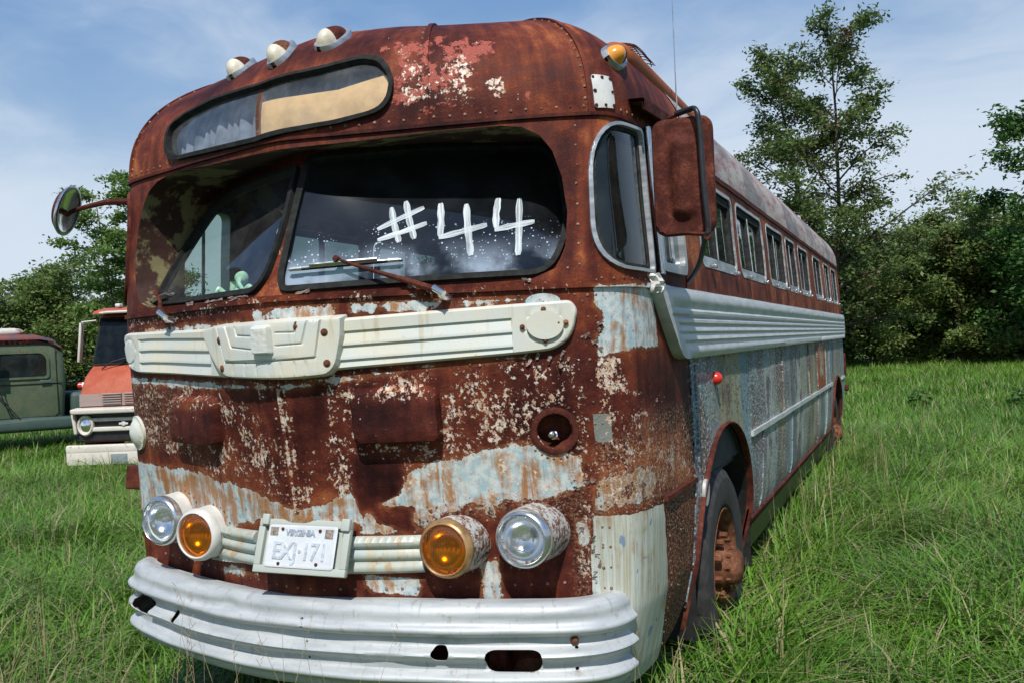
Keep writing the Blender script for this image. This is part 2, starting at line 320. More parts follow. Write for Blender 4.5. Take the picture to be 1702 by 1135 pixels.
def snorm(s, z, fn=None):
    fn = fn or surf; e = .004
    n = np.cross(fn(s+e, z)-fn(s-e, z), fn(s, z+e)-fn(s, z-e)); return n/(np.linalg.norm(n, axis=-1, keepdims=True)+1e-12)
def dent(s, z):
    return .0022*(np.sin(s*5.1+1.3*np.sin(z*4))*np.sin(z*6.3+s*2.1)+.6*np.sin(s*13+z*5)*np.sin(z*11-s*3))
def skin(s, z, off=0.): return surf(s, z)+snorm(s, z)*(np.asarray(off)+dent(s, z))[..., None]
def capskin(s, z, off=0.):
    z = np.minimum(z, 3.092); return cap(s, z)+snorm(s, z, cap)*(np.asarray(off)+dent(s, z))[..., None]
def patch(name, outer, holes, step, mat, parent=None, off=0., wall=True, fn=skin, back=-.004, bstep=None, masks=None, xs=1., sharp=35, label=None, uvo=(0, 0), lines=()):
    """a piece of sheet lying on the body, off = height above it (number or function of P2, distance to edge)"""
    P, Fc, loops = cdt(outer, holes, step, bstep, xs, lines)
    o = off(P) if callable(off) else np.full(len(P), float(off))
    V = fn(P[:, 0], P[:, 1], o); F = Fc.tolist(); UV = P.copy(); n = len(V)
    if wall:
        for k, l in enumerate(loops):
            # match loop points to mesh verts
            idx = [int(((P-p)**2).sum(1).argmin()) for p in l]
            b = fn(l[:, 0], l[:, 1], np.full(len(l), back)); V = np.concatenate([V, b]); UV = np.concatenate([UV, l])
            m_ = len(l); area = ((l[:, 0]*np.roll(l[:, 1], -1)-np.roll(l[:, 0], -1)*l[:, 1]).sum() > 0) ^ (k > 0)
            for i in range(m_):
                q = (idx[i], n+i, n+(i+1) % m_, idx[(i+1) % m_])
                if len(set(q)) == 4: F.append(q if area else q[::-1])
            n += m_
    cols = None
    if masks is not None: cols = maskcols(UV, masks)
    return mk(name, V, F, mat, parent, uv=UV+np.array(uvo), cols=cols, sharp=sharp, label=label)
def maskcols(UV, masks):
    A = np.zeros((len(UV), 4), np.float32); B = np.zeros((len(UV), 4), np.float32)
    for ch, amp, ft, poly in masks:
        poly = np.asarray(poly); lo = poly.min(0)-ft; hi = poly.max(0)+ft
        sel = np.where((UV[:, 0] > lo[0]) & (UV[:, 0] < hi[0]) & (UV[:, 1] > lo[1]) & (UV[:, 1] < hi[1]))[0]
        if not len(sel): continue
        d = sdist(UV[sel], poly); v = np.clip((d+ft)/(2*ft), 0, 1); v = v*v*(3-2*v)*amp
        T_ = A if ch < 4 else B; T_[sel, ch % 4] = np.maximum(T_[sel, ch % 4], v)
    return {'ma': A, 'mb': B}
def rivrow(mb, pts, r=.0065, fn=skin, h=.6):
    """dome rivets at (s,z) points"""
    pts = np.asarray(pts, float)
    if not len(pts): return
    P = fn(pts[:, 0], pts[:, 1], 0*pts[:, 0]); N = snorm(pts[:, 0], pts[:, 1], cap if fn is capskin else surf); a = np.arange(8)*PI/4
    for p, n_ in zip(P, N):
        k = r*random.uniform(.75, 1.2)
        u = np.cross(n_, [0, 0, 1.]); u /= np.linalg.norm(u)+1e-9; w = np.cross(n_, u)
        ring = np.cos(a)[:, None]*u+np.sin(a)[:, None]*w
        V = np.concatenate([p-n_*.002+ring*k, p+n_*k*h*.6+ring*k*.75, (p+n_*k*h)[None]])
        F = [(i, (i+1) % 8, 8+(i+1) % 8, 8+i) for i in range(8)]+[(8+i, 8+(i+1) % 8, 16) for i in range(8)]
        mb.add(V, F)
def row(a, b, sp):
    a = np.array(a, float); b = np.array(b, float); n = max(1, int(round(np.hypot(*(b-a))/sp)))
    return [a+(b-a)*i/n+np.array([random.uniform(-.002, .002), random.uniform(-.002, .002)]) for i in range(n+1)]

# ------------------------------------------------------------------ materials
def newmat(name):
    m_ = bpy.data.materials.new(name); m_.use_nodes = True; return m_, NT(m_.node_tree)
def simple(name, color, rough=.5, metal=0., var=.15, scale=20, bump=.0, spec=None, **kw):
    m_, t = newmat(name); o = t.obj(); n = t.noise(o, scale, 6, .6)
    c = t.mix(t.mr(n, .3, .7), tuple(x*(1-var) for x in color), tuple(min(1, x*(1+var)) for x in color))
    nr = t.bump(n, bump, .004) if bump else None
    t.out(t.pbsdf(c, rough, metal, nr, spec, **kw)); return m_
MT = {}
def paintmat(name, c, c2, rs=(.12, .045, .025), amt=.58, kb=0.):
    m_, t = newmat(name); o = t.obj(); a = t.noise(o, 3+kb*30, 8, .75); b = t.noise(o, 22+kb*60, 6, .7); z = t.n('ShaderNodeSeparateXYZ', {0: o}).outputs[2]
    col = t.mix(t.mr(a, .35, .65), c, c2); k = t.m('ADD', t.m('MULTIPLY', a, .6), t.m('MULTIPLY', b, .4))
    col = t.mix(t.mr(k, amt-.03, amt+.06), col, rs); col = t.mix(t.mr(b, .62, .72, 0, .5), col, tuple(x*.4 for x in c))
    t.out(t.pbsdf(col, .55, 0, t.bump(b, .2, .01), .35)); return m_
RUST = [(.30, (.012, .0032, .003)), (.44, (.036, .0075, .0058)), (.57, (.086, .0185, .0115)), (.68, (.165, .038, .017)), (.84, (.38, .115, .04))]
def body_mat(name, side=False):
    m_, t = newmat(name); uv = t.uv(); a = t.attr('ma'); b = t.attr('mb')
    sa = t.n('ShaderNodeSeparateColor', {0: a.outputs['Color']}); sb = t.n('ShaderNodeSeparateColor', {0: b.outputs['Color']})
    flake, blue, dark, orange = sa.outputs[0], sa.outputs[1], sa.outputs[2], a.outputs['Alpha']
    grey, cream, primer, allig = sb.outputs[0], sb.outputs[1], sb.outputs[2], b.outputs['Alpha']
    big = t.noise(uv, 2.5, 5, .6); mid = t.noise(uv, 17, 7, .65); fine = t.noise(uv, 130, 5, .7); speck = t.noise(t.mapv(uv, (1, .8, 1)), 62, 7, .72)
    streak = t.noise(t.mapv(uv, (1, .13, 1)), 26, 7, .68, dist=.5); streak2 = t.noise(t.mapv(uv, (1, .1, 1), loc=(3, 5, 0)), 14, 5, .6)
    r = t.m('ADD', t.m('MULTIPLY', t.m('SUBTRACT', big, .12), .72), t.m('MULTIPLY', mid, .40)); r = t.m('ADD', r, t.m('MULTIPLY', fine, .22))
    r = t.m('ADD', r, t.m('MULTIPLY', t.m('SUBTRACT', streak2, .5), .42))
    r = t.m('ADD', r, t.m('MULTIPLY', orange, .22)); r = t.m('SUBTRACT', r, t.m('MULTIPLY', dark, .17))
    rust = t.ramp(r, [(p, c_) for p, c_ in RUST])
    # thin pinkish bloom on rust
    bloom = t.mr(t.m('MULTIPLY', t.noise(uv, 9, 6, .7), t.mr(fine, .35, .7)), .34, .6, 0, .22)
    rust = t.mix(t.m('MULTIPLY', bloom, t.m('SUBTRACT', 1., dark)), rust, (.13, .034, .026))
    # primer
    pm = t.mr(t.m('ADD', primer, t.m('MULTIPLY', t.m('SUBTRACT', mid, .5), 2.2)), .48, .54)
    pm = t.m('MULTIPLY', pm, t.mr(primer, 0, .1))
    col = t.mix(pm, rust, t.mix(t.mr(fine, .3, .7), (.26, .05, .035), (.40, .12, .085)))
    # weathered pale blue paint
    bn = t.m('ADD', t.m('MULTIPLY', t.m('SUBTRACT', t.noise(uv, 13, 9, .75), .5), 1.6), t.m('MULTIPLY', t.m('SUBTRACT', streak2, .5), .75))
    bv = t.m('SUBTRACT', t.m('ADD', blue, bn), t.m('MULTIPLY', dark, .8)); bm_ = t.m('MULTIPLY', t.mr(bv, .385, .46), t.mr(blue, 0, .12))
    bedge = t.m('MULTIPLY', t.mr(bv, .28, .385), t.m('SUBTRACT', t.mr(blue, 0, .12), bm_)); bin_ = t.m('MULTIPLY', bm_, t.mr(bv, .56, .44))  # cream rim painted as edge highlight, dark rust outline, so paint looks lifted
    stain = t.mr(t.m('ADD', t.m('ADD', t.m('MULTIPLY', streak, .5), t.m('MULTIPLY', mid, .25)), t.m('ADD', t.m('MULTIPLY', t.noise(uv, 4.5, 3), .35), t.m('MULTIPLY', orange, .075))), .52, .64)
    pale = t.mix(t.mr(t.noise(uv, 26, 4), .35, .65), (.34, .48, .52), (.60, .63, .60))
    bc = t.mix(stain, pale, t.mix(streak2, (.26, .08, .025), (.46, .27, .12)))
    bc = t.mix(t.mr(fine, .55, .72, 0, .5), bc, (.22, .08, .03))
    bc = t.mix(t.m('MULTIPLY', bin_, t.mr(fine, .4, .6, .1, .8)), bc, (.62, .54, .44)); bc = t.mix(t.mr(speck, .57, .63, 0, .8), bc, (.15, .045, .02)); bc = t.mix(t.mr(t.noise(t.mapv(uv, (1, .5, 1)), 34, 6, .7), .56, .66, 0, .55), bc, (.58, .60, .56))
    halo = t.m('MULTIPLY', t.m('MULTIPLY', t.mr(bv, .05, .34), t.mr(blue, .02, .2)), t.mr(mid, .35, .62, .15, .85)); col = t.mix(halo, col, (.25, .085, .03))
    col = t.mix(t.m('MULTIPLY', bedge, .55), col, (.045, .013, .008))
    col = t.mix(bm_, col, bc)
    # solid weathered cream panel
    cn = t.m('ADD', cream, t.m('MULTIPLY', t.m('SUBTRACT', t.noise(uv, 14, 8, .7), .5), .9)); cm = t.m('MULTIPLY', t.mr(cn, .42, .46), t.mr(cream, 0, .3))
    cc = t.mix(t.mr(t.noise(t.mapv(uv, (1, .05, 1)), 60, 6, .65), .38, .62), (.50, .54, .50), (.38, .36, .26))
    cc = t.mix(t.mr(t.m('MULTIPLY', streak, t.mr(big, .3, .7)), .3, .5, 0, .75), cc, (.29, .17, .07))
    cc = t.mix(t.mr(t.noise(uv, 11, 3, .4, dist=.6), .66, .69, 0, .9), cc, (.16, .24, .36))
    col = t.mix(cm, col, cc)
    # grey filler
    gm = t.mr(t.m('ADD', grey, t.m('MULTIPLY', t.m('SUBTRACT', mid, .5), .5)), .5, .54)
    col = t.mix(gm, col, t.mix(mid, (.16, .17, .15), (.24, .25, .22)))
    # cream flakes left on the rust
    fn_ = t.m('ADD', t.m('MULTIPLY', t.m('SUBTRACT', speck, .5), 1.9), t.m('MULTIPLY', t.m('SUBTRACT', t.noise(uv, 12, 4, .6), .5), 1.15))
    fm = t.m('MULTIPLY', t.mr(t.m('SUBTRACT', t.m('ADD', flake, fn_), t.m('MULTIPLY', dark, .35)), .56, .61), t.mr(flake, .02, .2))
    fc = t.mix(t.mr(t.noise(uv, 40, 3), .4, .6), (.68, .60, .50), (.50, .31, .20))
    col = t.mix(fm, col, fc)
    # scattered chips everywhere + halo of fresh rust round paint
    chip = t.mr(t.m('ADD', speck, t.m('MULTIPLY', t.m('SUBTRACT', big, .5), .35)), .715, .74)
    chip = t.m('MULTIPLY', chip, .8)
    col = t.mix(t.m('MULTIPLY', chip, t.m('SUBTRACT', 1., cm)), col, (.50, .40, .33))
    h = t.m('ADD', t.m('MULTIPLY', fine, .35), t.m('MULTIPLY', mid, .5))
    paint = t.m('MAXIMUM', t.m('MAXIMUM', bm_, cm), fm)
    h = t.m('ADD', h, t.m('MULTIPLY', paint, .32))
    crust = t.vor(uv, 95, 'F1'); h = t.m('ADD', h, t.m('MULTIPLY', t.m('MULTIPLY', crust, t.m('SUBTRACT', 1., paint)), t.mr(mid, .45, .65, 0, .6)))
    if not side:   # blistered crust
        cf = t.noise(uv, 52, 6, .78); cg = t.noise(uv, 95, 4, .7); am0 = t.m('MULTIPLY', allig, t.m('SUBTRACT', 1., cm))
        col = t.mix(t.m('MULTIPLY', am0, t.mr(cf, .50, .57, 0, .9)), col, t.mix(cg, (.17, .075, .028), (.36, .22, .11))); col = t.mix(t.m('MULTIPLY', am0, t.mr(cg, .585, .63, 0, .95)), col, (.62, .56, .50)); col = t.mix(t.m('MULTIPLY', am0, t.mr(cf, .44, .38, 0, .8)), col, (.018, .006, .005))
        h = t.m('ADD', h, t.m('MULTIPLY', t.m('MULTIPLY', cf, am0), 3.5))
    if side:   # crazed, curling paint of the flanks
        wv = t.n('ShaderNodeVectorMath', operation='ADD'); t.set(wv.inputs[0], t.mapv(uv, (2.6, .30, 1))); t.set(wv.inputs[1], t.mapv(t.noise(t.mapv(uv, (1, .5, 1)), 5, 5, .6, out=1), (.35, .25, 0)))
        cc_ = t.n('ShaderNodeSeparateColor', {0: t.vor(wv.outputs[0], 1.0, 'F1', 'Color')}); c1_, c2_ = cc_.outputs[0], cc_.outputs[1]
        gn = t.noise(t.mapv(uv, (.6, .35, 1)), 7, 6, .7); f2 = t.noise(t.mapv(uv, (.5, 1, 1)), 62, 5, .75); f3 = t.noise(t.mapv(uv, (.5, 1, 1), loc=(4, 2, 0)), 34, 6, .75)
        base = t.ramp(t.m('ADD', c1_, t.m('MULTIPLY', t.m('SUBTRACT', gn, .5), .9)), [(.10, (.24, .34, .37)), (.25, (.46, .52, .48)), (.36, (.13, .09, .13)), (.50, (.28, .34, .34)), (.62, (.37, .35, .24)), (.75, (.13, .08, .09)), (.90, (.20, .31, .36))])
        hi = t.mr(t.m('ADD', f2, t.m('MULTIPLY', t.m('SUBTRACT', c2_, .5), .10)), .54, .60); lo_ = t.mr(f3, .54, .60)
        ac = t.mix(t.m('MULTIPLY', lo_, .85), base, t.mix(c2_, (.045, .025, .03), (.03, .05, .06))); amt = t.m('MULTIPLY', hi, t.mr(t.m('ADD', c2_, gn), .55, 1.0, .25, .95))
        ac = t.mix(amt, ac, t.mix(c1_, (.62, .68, .68), (.74, .70, .62))); fs = f2
        ac = t.mix(t.mr(t.noise(uv, 13, 6, .7), .62, .70, 0, .8), ac, (.14, .05, .028))
        am = t.mr(t.m('ADD', allig, t.m('MULTIPLY', t.m('SUBTRACT', mid, .5), .6)), .45, .5)
        col = t.mix(am, col, ac)
        h = t.m('ADD', h, t.m('MULTIPLY', t.m('MULTIPLY', am, t.m('MULTIPLY', fs, t.m('ADD', amt, .15))), 1.6))
    if side:
        h = t.m('ADD', h, t.m('MULTIPLY', t.m('MULTIPLY', t.noise(t.mapv(uv, (1, .8, 1)), 75, 4, .75), am), 4.0))
    nrm = t.bump(h, .8 if side else .6, .006 if side else .0045)
    rough = t.mix(paint, t.mix(mid, (.50,)*3, (.80,)*3), (.42,)*3)
    if side: rough = t.mix(allig, rough, (.28,)*3)
    t.out(t.pbsdf(col, rough, 0., nrm, t.m('ADD', .14, t.m('MULTIPLY', paint, .3)))); return m_
MT['body'] = body_mat('rusted body paint'); MT['side'] = body_mat('crazed flank paint', True)

def m_trim(name='ivory painted trim', c1=(.60, .63, .59), c2=(.66, .63, .50), k=0.):
    m_, t = newmat(name); uv = t.uv(); mid = t.noise(uv, 16, 7, .65); fine = t.noise(uv, 120, 4, .6)
    st = t.noise(t.mapv(uv, (1, .12, 1)), 30, 5, .6)
    c = t.mix(t.mr(t.noise(uv, 5, 4), .35, .65), c1, c2)
    c = t.mix(t.mr(st, .54-k, .72-k, 0, .5), c, (.46, .36, .19)); c = t.mix(t.mr(mid, .64-k, .72-k, 0, .7), c, (.40, .24, .10))
    c = t.mix(t.mr(fine, .66, .75, 0, .6), c, (.25, .12, .05))
    rm = t.attr('ma'); rs = t.n('ShaderNodeSeparateColor', {0: rm.outputs['Color']}).outputs[0]
    c = t.mix(t.mr(t.m('ADD', rs, t.m('MULTIPLY', t.m('SUBTRACT', mid, .5), .9)), .35, .75), c, (.20, .075, .03))
    t.out(t.pbsdf(c, .42, 0, t.bump(t.m('ADD', mid, t.m('MULTIPLY', fine, .3)), .22, .004), .5)); return m_
MT['trim'] = m_trim(); MT['trim2'] = m_trim('rusty pale green trim', (.36, .43, .42), (.50, .52, .45), .09)
def m_alu(name, c1, c2, rough=.45, metal=.75, st=.3):
    m_, t = newmat(name); o = t.obj(); n = t.noise(t.mapv(o, (1, 1, 5)), 7, 6, .6); f = t.noise(o, 90, 5, .7)
    c = t.mix(t.mr(n, .3, .7), c1, c2); c = t.mix(t.mr(t.noise(o, 11, 6, .7), .6, .75, 0, st), c, (.20, .15, .10))
    c = t.mix(t.mr(f, .7, .78, 0, .5), c, (.12, .09, .07))
    t.out(t.pbsdf(c, t.mr(n, .3, .7, rough-.08, rough+.12), metal, t.bump(t.m('ADD', f, n), .12, .003))); return m_
MT['bumper0'] = m_alu('silver painted bumper steel', (.47, .50, .51), (.58, .60, .61), .42, .35, .12)
def m_bump():
    m_, t = newmat('silver painted bumper, scuffed and chipped'); uv = t.uv(); o = t.obj(); n = t.noise(t.mapv(uv, (.6, 3, 1)), 7, 7, .65); f = t.noise(uv, 110, 5, .7); sc_ = t.noise(t.mapv(uv, (1.5, .25, 1)), 30, 6, .7)
    c = t.mix(t.mr(n, .3, .7), (.40, .43, .44), (.52, .54, .54)); c = t.mix(t.mr(sc_, .56, .70, 0, .65), c, (.24, .25, .24)); c = t.mix(t.mr(t.noise(uv, 19, 7, .72), .56, .68, 0, .75), c, (.33, .29, .24))
    c = t.mix(t.mr(f, .68, .74, 0, .8), c, (.12, .07, .05)); rs = t.n('ShaderNodeSeparateColor', {0: t.attr('ma').outputs['Color']}).outputs[0]
    k = t.mr(t.m('ADD', rs, t.m('MULTIPLY', t.m('SUBTRACT', t.noise(uv, 30, 6, .7), .5), 1.0)), .38, .60); c = t.mix(k, c, t.mix(f, (.05, .018, .010), (.20, .07, .03)))
    t.out(t.pbsdf(c, t.mr(n, .3, .7, .42, .62), t.m('SUBTRACT', .18, t.m('MULTIPLY', k, .18)), t.bump(t.m('ADD', t.m('ADD', f, n), t.m('MULTIPLY', k, -.8)), .22, .004))); return m_
MT['bumper'] = m_bump()
MT['sidetrim'] = m_alu('oxidised aluminium trim', (.44, .47, .46), (.56, .58, .56), .45, .2, .6)
MT['chrome'] = m_alu('dull chrome', (.55, .56, .57), (.68, .68, .67), .2, .9, .35)
MT['frame'] = m_alu('pitted window frame alloy', (.34, .36, .37), (.55, .57, .57), .38, .6, .5)
MT['white'] = simple('chalky white paint', (.62, .62, .58), .5, 0, .12, 14, .2)
MT['rubber'] = simple('perished black rubber', (.02, .021, .02), .8, 0, .4, 30, .3, .15)
MT['sash'] = simple('dark grimy window sash', (.035, .036, .034), .9, 0, .4, 30, .2, .06)
MT['can'] = paintmat('rust bitten white lamp paint', (.42, .44, .42), (.56, .55, .51), (.13, .04, .022), .49, 1.)
MT['black'] = simple('black metal', (.02, .02, .021), .4, 0, .3, 20)
MT['tan'] = simple('tan sign blind', (.66, .42, .19), .8, 0, .22, 9, .1)
MT['cloth'] = simple('faded blue grey curtain', (.16, .19, .24), .9, 0, .5, 9)
def m_rusty(name='flaking brown rust', k=1., g=1.):
    m_, t = newmat(name); o = t.obj(); a = t.noise(o, 14, 7, .65); b = t.noise(o, 110, 5, .7)
    c = t.ramp(t.m('ADD', t.m('MULTIPLY', a, .7), t.m('MULTIPLY', b, .3)), [(.3, (.032*k, .008*k*g, .006*k)), (.48, (.075*k, .019*k*g, .013*k)), (.6, (.14*k, .04*k*g, .024*k*g)), (.72, (.26*k, .10*k*g, .055*k))])
    t.out(t.pbsdf(c, .75, 0, t.bump(t.m('ADD', a, b), .55, .004), .15)); return m_
MT['rust'] = m_rusty(); MT['rusthub'] = m_rusty('orange hub rust', 1.7, 1.5)
def m_soffit():
    m_, t = newmat('old ochre paint and rust'); o = t.obj(); a = t.noise(o, 5, 7, .65); b = t.noise(o, 60, 5, .7)
    c = t.mix(t.mr(a, .50, .56), t.mix(b, (.018, .008, .006), (.07, .024, .014)), t.mix(b, (.13, .12, .055), (.27, .23, .11)))
    c = t.mix(t.mr(b, .6, .7, 0, .6), c, (.05, .02, .01))
    t.out(t.pbsdf(c, .7, 0, t.bump(b, .4, .004))); return m_
MT['soffit'] = m_soffit()
def m_roof():
    m_, t = newmat('lichened peeling roof paint'); uv = t.uv(); a = t.noise(t.mapv(uv, (.5, 1.6, 1)), 7, 8, .7); b = t.noise(uv, 45, 6, .75); g = t.noise(uv, 1.1, 3)
    c = t.ramp(t.m('ADD', t.m('MULTIPLY', a, .6), t.m('MULTIPLY', b, .4)), [(.34, (.14, .06, .05)), (.44, (.30, .15, .14)), (.50, (.42, .33, .29)), (.56, (.48, .47, .40)), (.64, (.26, .27, .28)), (.72, (.5, .5, .5))])
    c = t.mix(t.mr(g, .5, .56, 0, .55), c, (.10, .11, .12)); c = t.mix(t.mr(b, .62, .7, 0, .8), c, (.48, .48, .46))
    t.out(t.pbsdf(c, .6, 0, t.bump(t.m('ADD', a, b), .5, .005))); return m_
MT['roof'] = m_roof()
def m_glass(name, tint=(.80, .86, .84), dust=.12, spots=False, refl=1., dcol=(.5, .52, .5), flute=0.):
    m_, t = newmat(name); tr = t.n('ShaderNodeBsdfTransparent', {'Color': tint}); gl = t.n('ShaderNodeBsdfGlossy', {'Color': (.95, .97, 1), 'Roughness': .03})
    gn_ = t.n('ShaderNodeNewGeometry'); dt = t.n('ShaderNodeVectorMath', {0: gn_.outputs['Normal'], 1: gn_.outputs['Incoming']}, operation='DOT_PRODUCT').outputs['Value']; fr_ = t.m('ADD', .04, t.m('MULTIPLY', .96, t.m('POWER', t.m('SUBTRACT', 1., t.m('ABSOLUTE', dt)), 5.))); o = t.obj()
    if flute: t.set(gl.inputs['Normal'], t.bump(t.m('SINE', t.m('MULTIPLY', t.n('ShaderNodeSeparateXYZ', {0: o}).outputs[0], flute)), .6, .002))
    f = t.m('MINIMUM', t.m('MULTIPLY', fr_, refl), 1.)
    mx = t.n('ShaderNodeMixShader', {0: f}); t.t.links.new(tr.outputs[0], mx.inputs[1]); t.t.links.new(gl.outputs[0], mx.inputs[2])
    df = t.n('ShaderNodeBsdfDiffuse', {'Color': dcol})
    d = t.mr(t.noise(o, 6, 7, .65), .35, .75, dust*.3, dust)
    if spots:
        z = t.n('ShaderNodeSeparateXYZ', {0: o}).outputs[2]
        v = t.vor(o, 95); sz = t.vor(o, 95, 'F1', 'Color'); s1 = t.n('ShaderNodeSeparateColor', {0: sz}).outputs[0]
        dots = t.m('LESS_THAN', v, t.mr(s1, .30, 1.0, .0, .36, False))
        patchy = t.mr(t.noise(o, 5, 4), .43, .50); lowz = t.m('MULTIPLY', t.mr(z, 2.17, 2.11), t.mr(z, 1.95, 2.02, .25, 1))
        d2 = t.m('MULTIPLY', t.m('MULTIPLY', dots, patchy), t.m('MULTIPLY', lowz, .85))
        painted_refl = t.m('MULTIPLY', t.mr(t.noise(o, 5, 4), .38, .62), t.mr(z, 2.10, 1.93, 0, .50))  # pale low band painted in to stand for a soft sky reflection
        d = t.m('MAXIMUM', t.m('ADD', d, painted_refl), d2)
    m2 = t.n('ShaderNodeMixShader', {0: d}); t.t.links.new(mx.outputs[0], m2.inputs[1]); t.t.links.new(df.outputs[0], m2.inputs[2])
    t.out(m2.outputs[0]); return m_
MT['wglass'] = m_glass('dusty windscreen glass with painted haze', (.55, .62, .62), .028, True, 1.3, (.50, .60, .74))
MT['wglass2'] = m_glass('narrow pane windscreen glass', (.72, .84, .80), .05, False, 1.0, (.62, .64, .66))
MT['sglass'] = m_glass('dusty sign glass', (.93, .95, .95), .14, False, 1.2, (.6, .62, .62))
MT['dglass'] = m_glass('dusty darkened far side window glass', (.20, .27, .26), .10, False, .8, (.2, .24, .23))  # dimness put into the tint so the far windows show less light
MT['cglass'] = m_glass('clear far side window glass', (.62, .72, .68), .06, False, .8, (.6, .66, .64))
MT['glass'] = m_glass('dusty side window glass', (.36, .46, .43), .10, False, 1.3, (.22, .27, .25))
MT['lens'] = m_glass('clear lamp lens', (.93, .95, .96), .12, False, 1.8, (.75, .78, .80), 420.)
def m_amber():
    m_, t = newmat('amber fluted lens'); o = t.obj(); x = t.n('ShaderNodeSeparateXYZ', {0: o}).outputs[0]
    w = t.m('SINE', t.m('MULTIPLY', x, 620.)); c = t.mix(t.mr(w, -1, 1), (.34, .14, .006), (.66, .30, .012))
    t.out(t.pbsdf(c, .12, 0, t.bump(w, .5, .002), .6, **{'Transmission Weight': .35, 'Coat Weight': .5})); return m_
MT['amber'] = m_amber()
MT['amber'] = m_glass('amber fluted lens glass', (.85, .38, .02), .16, False, 1.6, (.50, .22, .02), 620.)
MT['refl'] = simple('lamp reflector', (.9, .9, .9), .16, 1., .03, 5)
MT['amberm'] = simple('marker lens amber', (.75, .30, .03), .25, 0, .15, 30, spec=.6)
MT['marker'] = simple('marker lens bleached', (.66, .60, .46), .35, 0, .15, 30, spec=.5)
MT['red'] = simple('red plastic lens', (.62, .03, .015), .25, 0, .15, 40, spec=.6)
MT['tyre'] = simple('weathered tyre rubber', (.030, .028, .027), .8, 0, .35, 25, .4)
MT['dark'] = simple('dark interior lining', (.03, .032, .034), .85, 0, .3, 6)
MT['seat'] = simple('worn seat vinyl', (.09, .10, .10), .7, 0, .3, 6)
MT['bare'] = simple('sun bleached dash paint', (.20, .24, .24), .7, 0, .25, 6)
def m_paintwhite():
    m_, t = newmat('brushed white window paint'); o = t.obj(); n = t.noise(t.mapv(t.uv(), (9, .8, 1)), 1.0, 6, .65)
    df = t.pbsdf((.66, .74, .78), .6); tr = t.n('ShaderNodeBsdfTransparent').outputs[0]
    mx = t.n('ShaderNodeMixShader', {0: t.mr(n, .35, .62, .30, .92)}); t.t.links.new(tr, mx.inputs[1]); t.t.links.new(df, mx.inputs[2]); t.out(mx.outputs[0]); return m_
MT['brush'] = m_paintwhite()

# ------------------------------------------------------------------ COACH
bus = tag(empty('bus', (0, 0, 0)), 'rusted vintage coach with flaking brown and pale blue paint and #44 brushed on its windscreen', 'bus')
S1 = 2.06        # seam between nose shell and flank
def ws(x, z, off=0.):
    x = np.asarray(x, float); z = np.asarray(z, float); ax = np.sqrt(x*x+.0004)
    k = .40+.3*ax; y = -.527+.41*ax+(z-1.9)*k
    sx = np.sign(x)*np.minimum(1, np.abs(x)/.02); n = np.stack([sx*.41, -np.ones_like(x), k], -1); n /= np.linalg.norm(n, axis=-1, keepdims=True)
    return np.stack([x, y, z], -1)+n*np.asarray(off)[..., None]
OPR = [(0, 1.89), (.77, 1.90), (.95, 1.905), (1.035, 1.94), (1.07, 2.0), (1.083, 2.14), (1.065, 2.27), (1.03, 2.37), (.985, 2.43), (.92, 2.465), (.84, 2.478), (.6, 2.476), (.3, 2.468), (0, 2.464)]
opn = np.array(OPR[::-1]+[(-a, b) for a, b in OPR[1:-1]])     # closed loop round the windscreen recess
QW = roundpoly([(1.165, 2.47), (1.165, 1.935), (1.548, 1.925), (1.575, 2.49)], [.20, .17, .02, .03], 9)   # corner quarter window
DW = rrect(1.63, 2.03, 1.94, 2.47, .03)
LAMPH = ell(.992, 1.362, .062, .062, 28)
front = np.array([(-S1, .47), (-1.8, .42), (-1.5, .42), (-1.1, .44), (0, .46), (1.1, .44), (1.5, .38), (1.72, .38), (1.95, .47), (S1, .55), (S1, 2.5), (-S1, 2.5)])
holes = [opn, QW, DW[::1], LAMPH, QW*[-1, 1], DW*[-1, 1]]
body = patch('body', front, holes, .017, MT['body'], bus, wall=False, masks=MASK_SKIN, bstep=.012, sharp=60)
body['label'] = 'nose shell of dark rust with cream flakes and streaked pale blue patches'
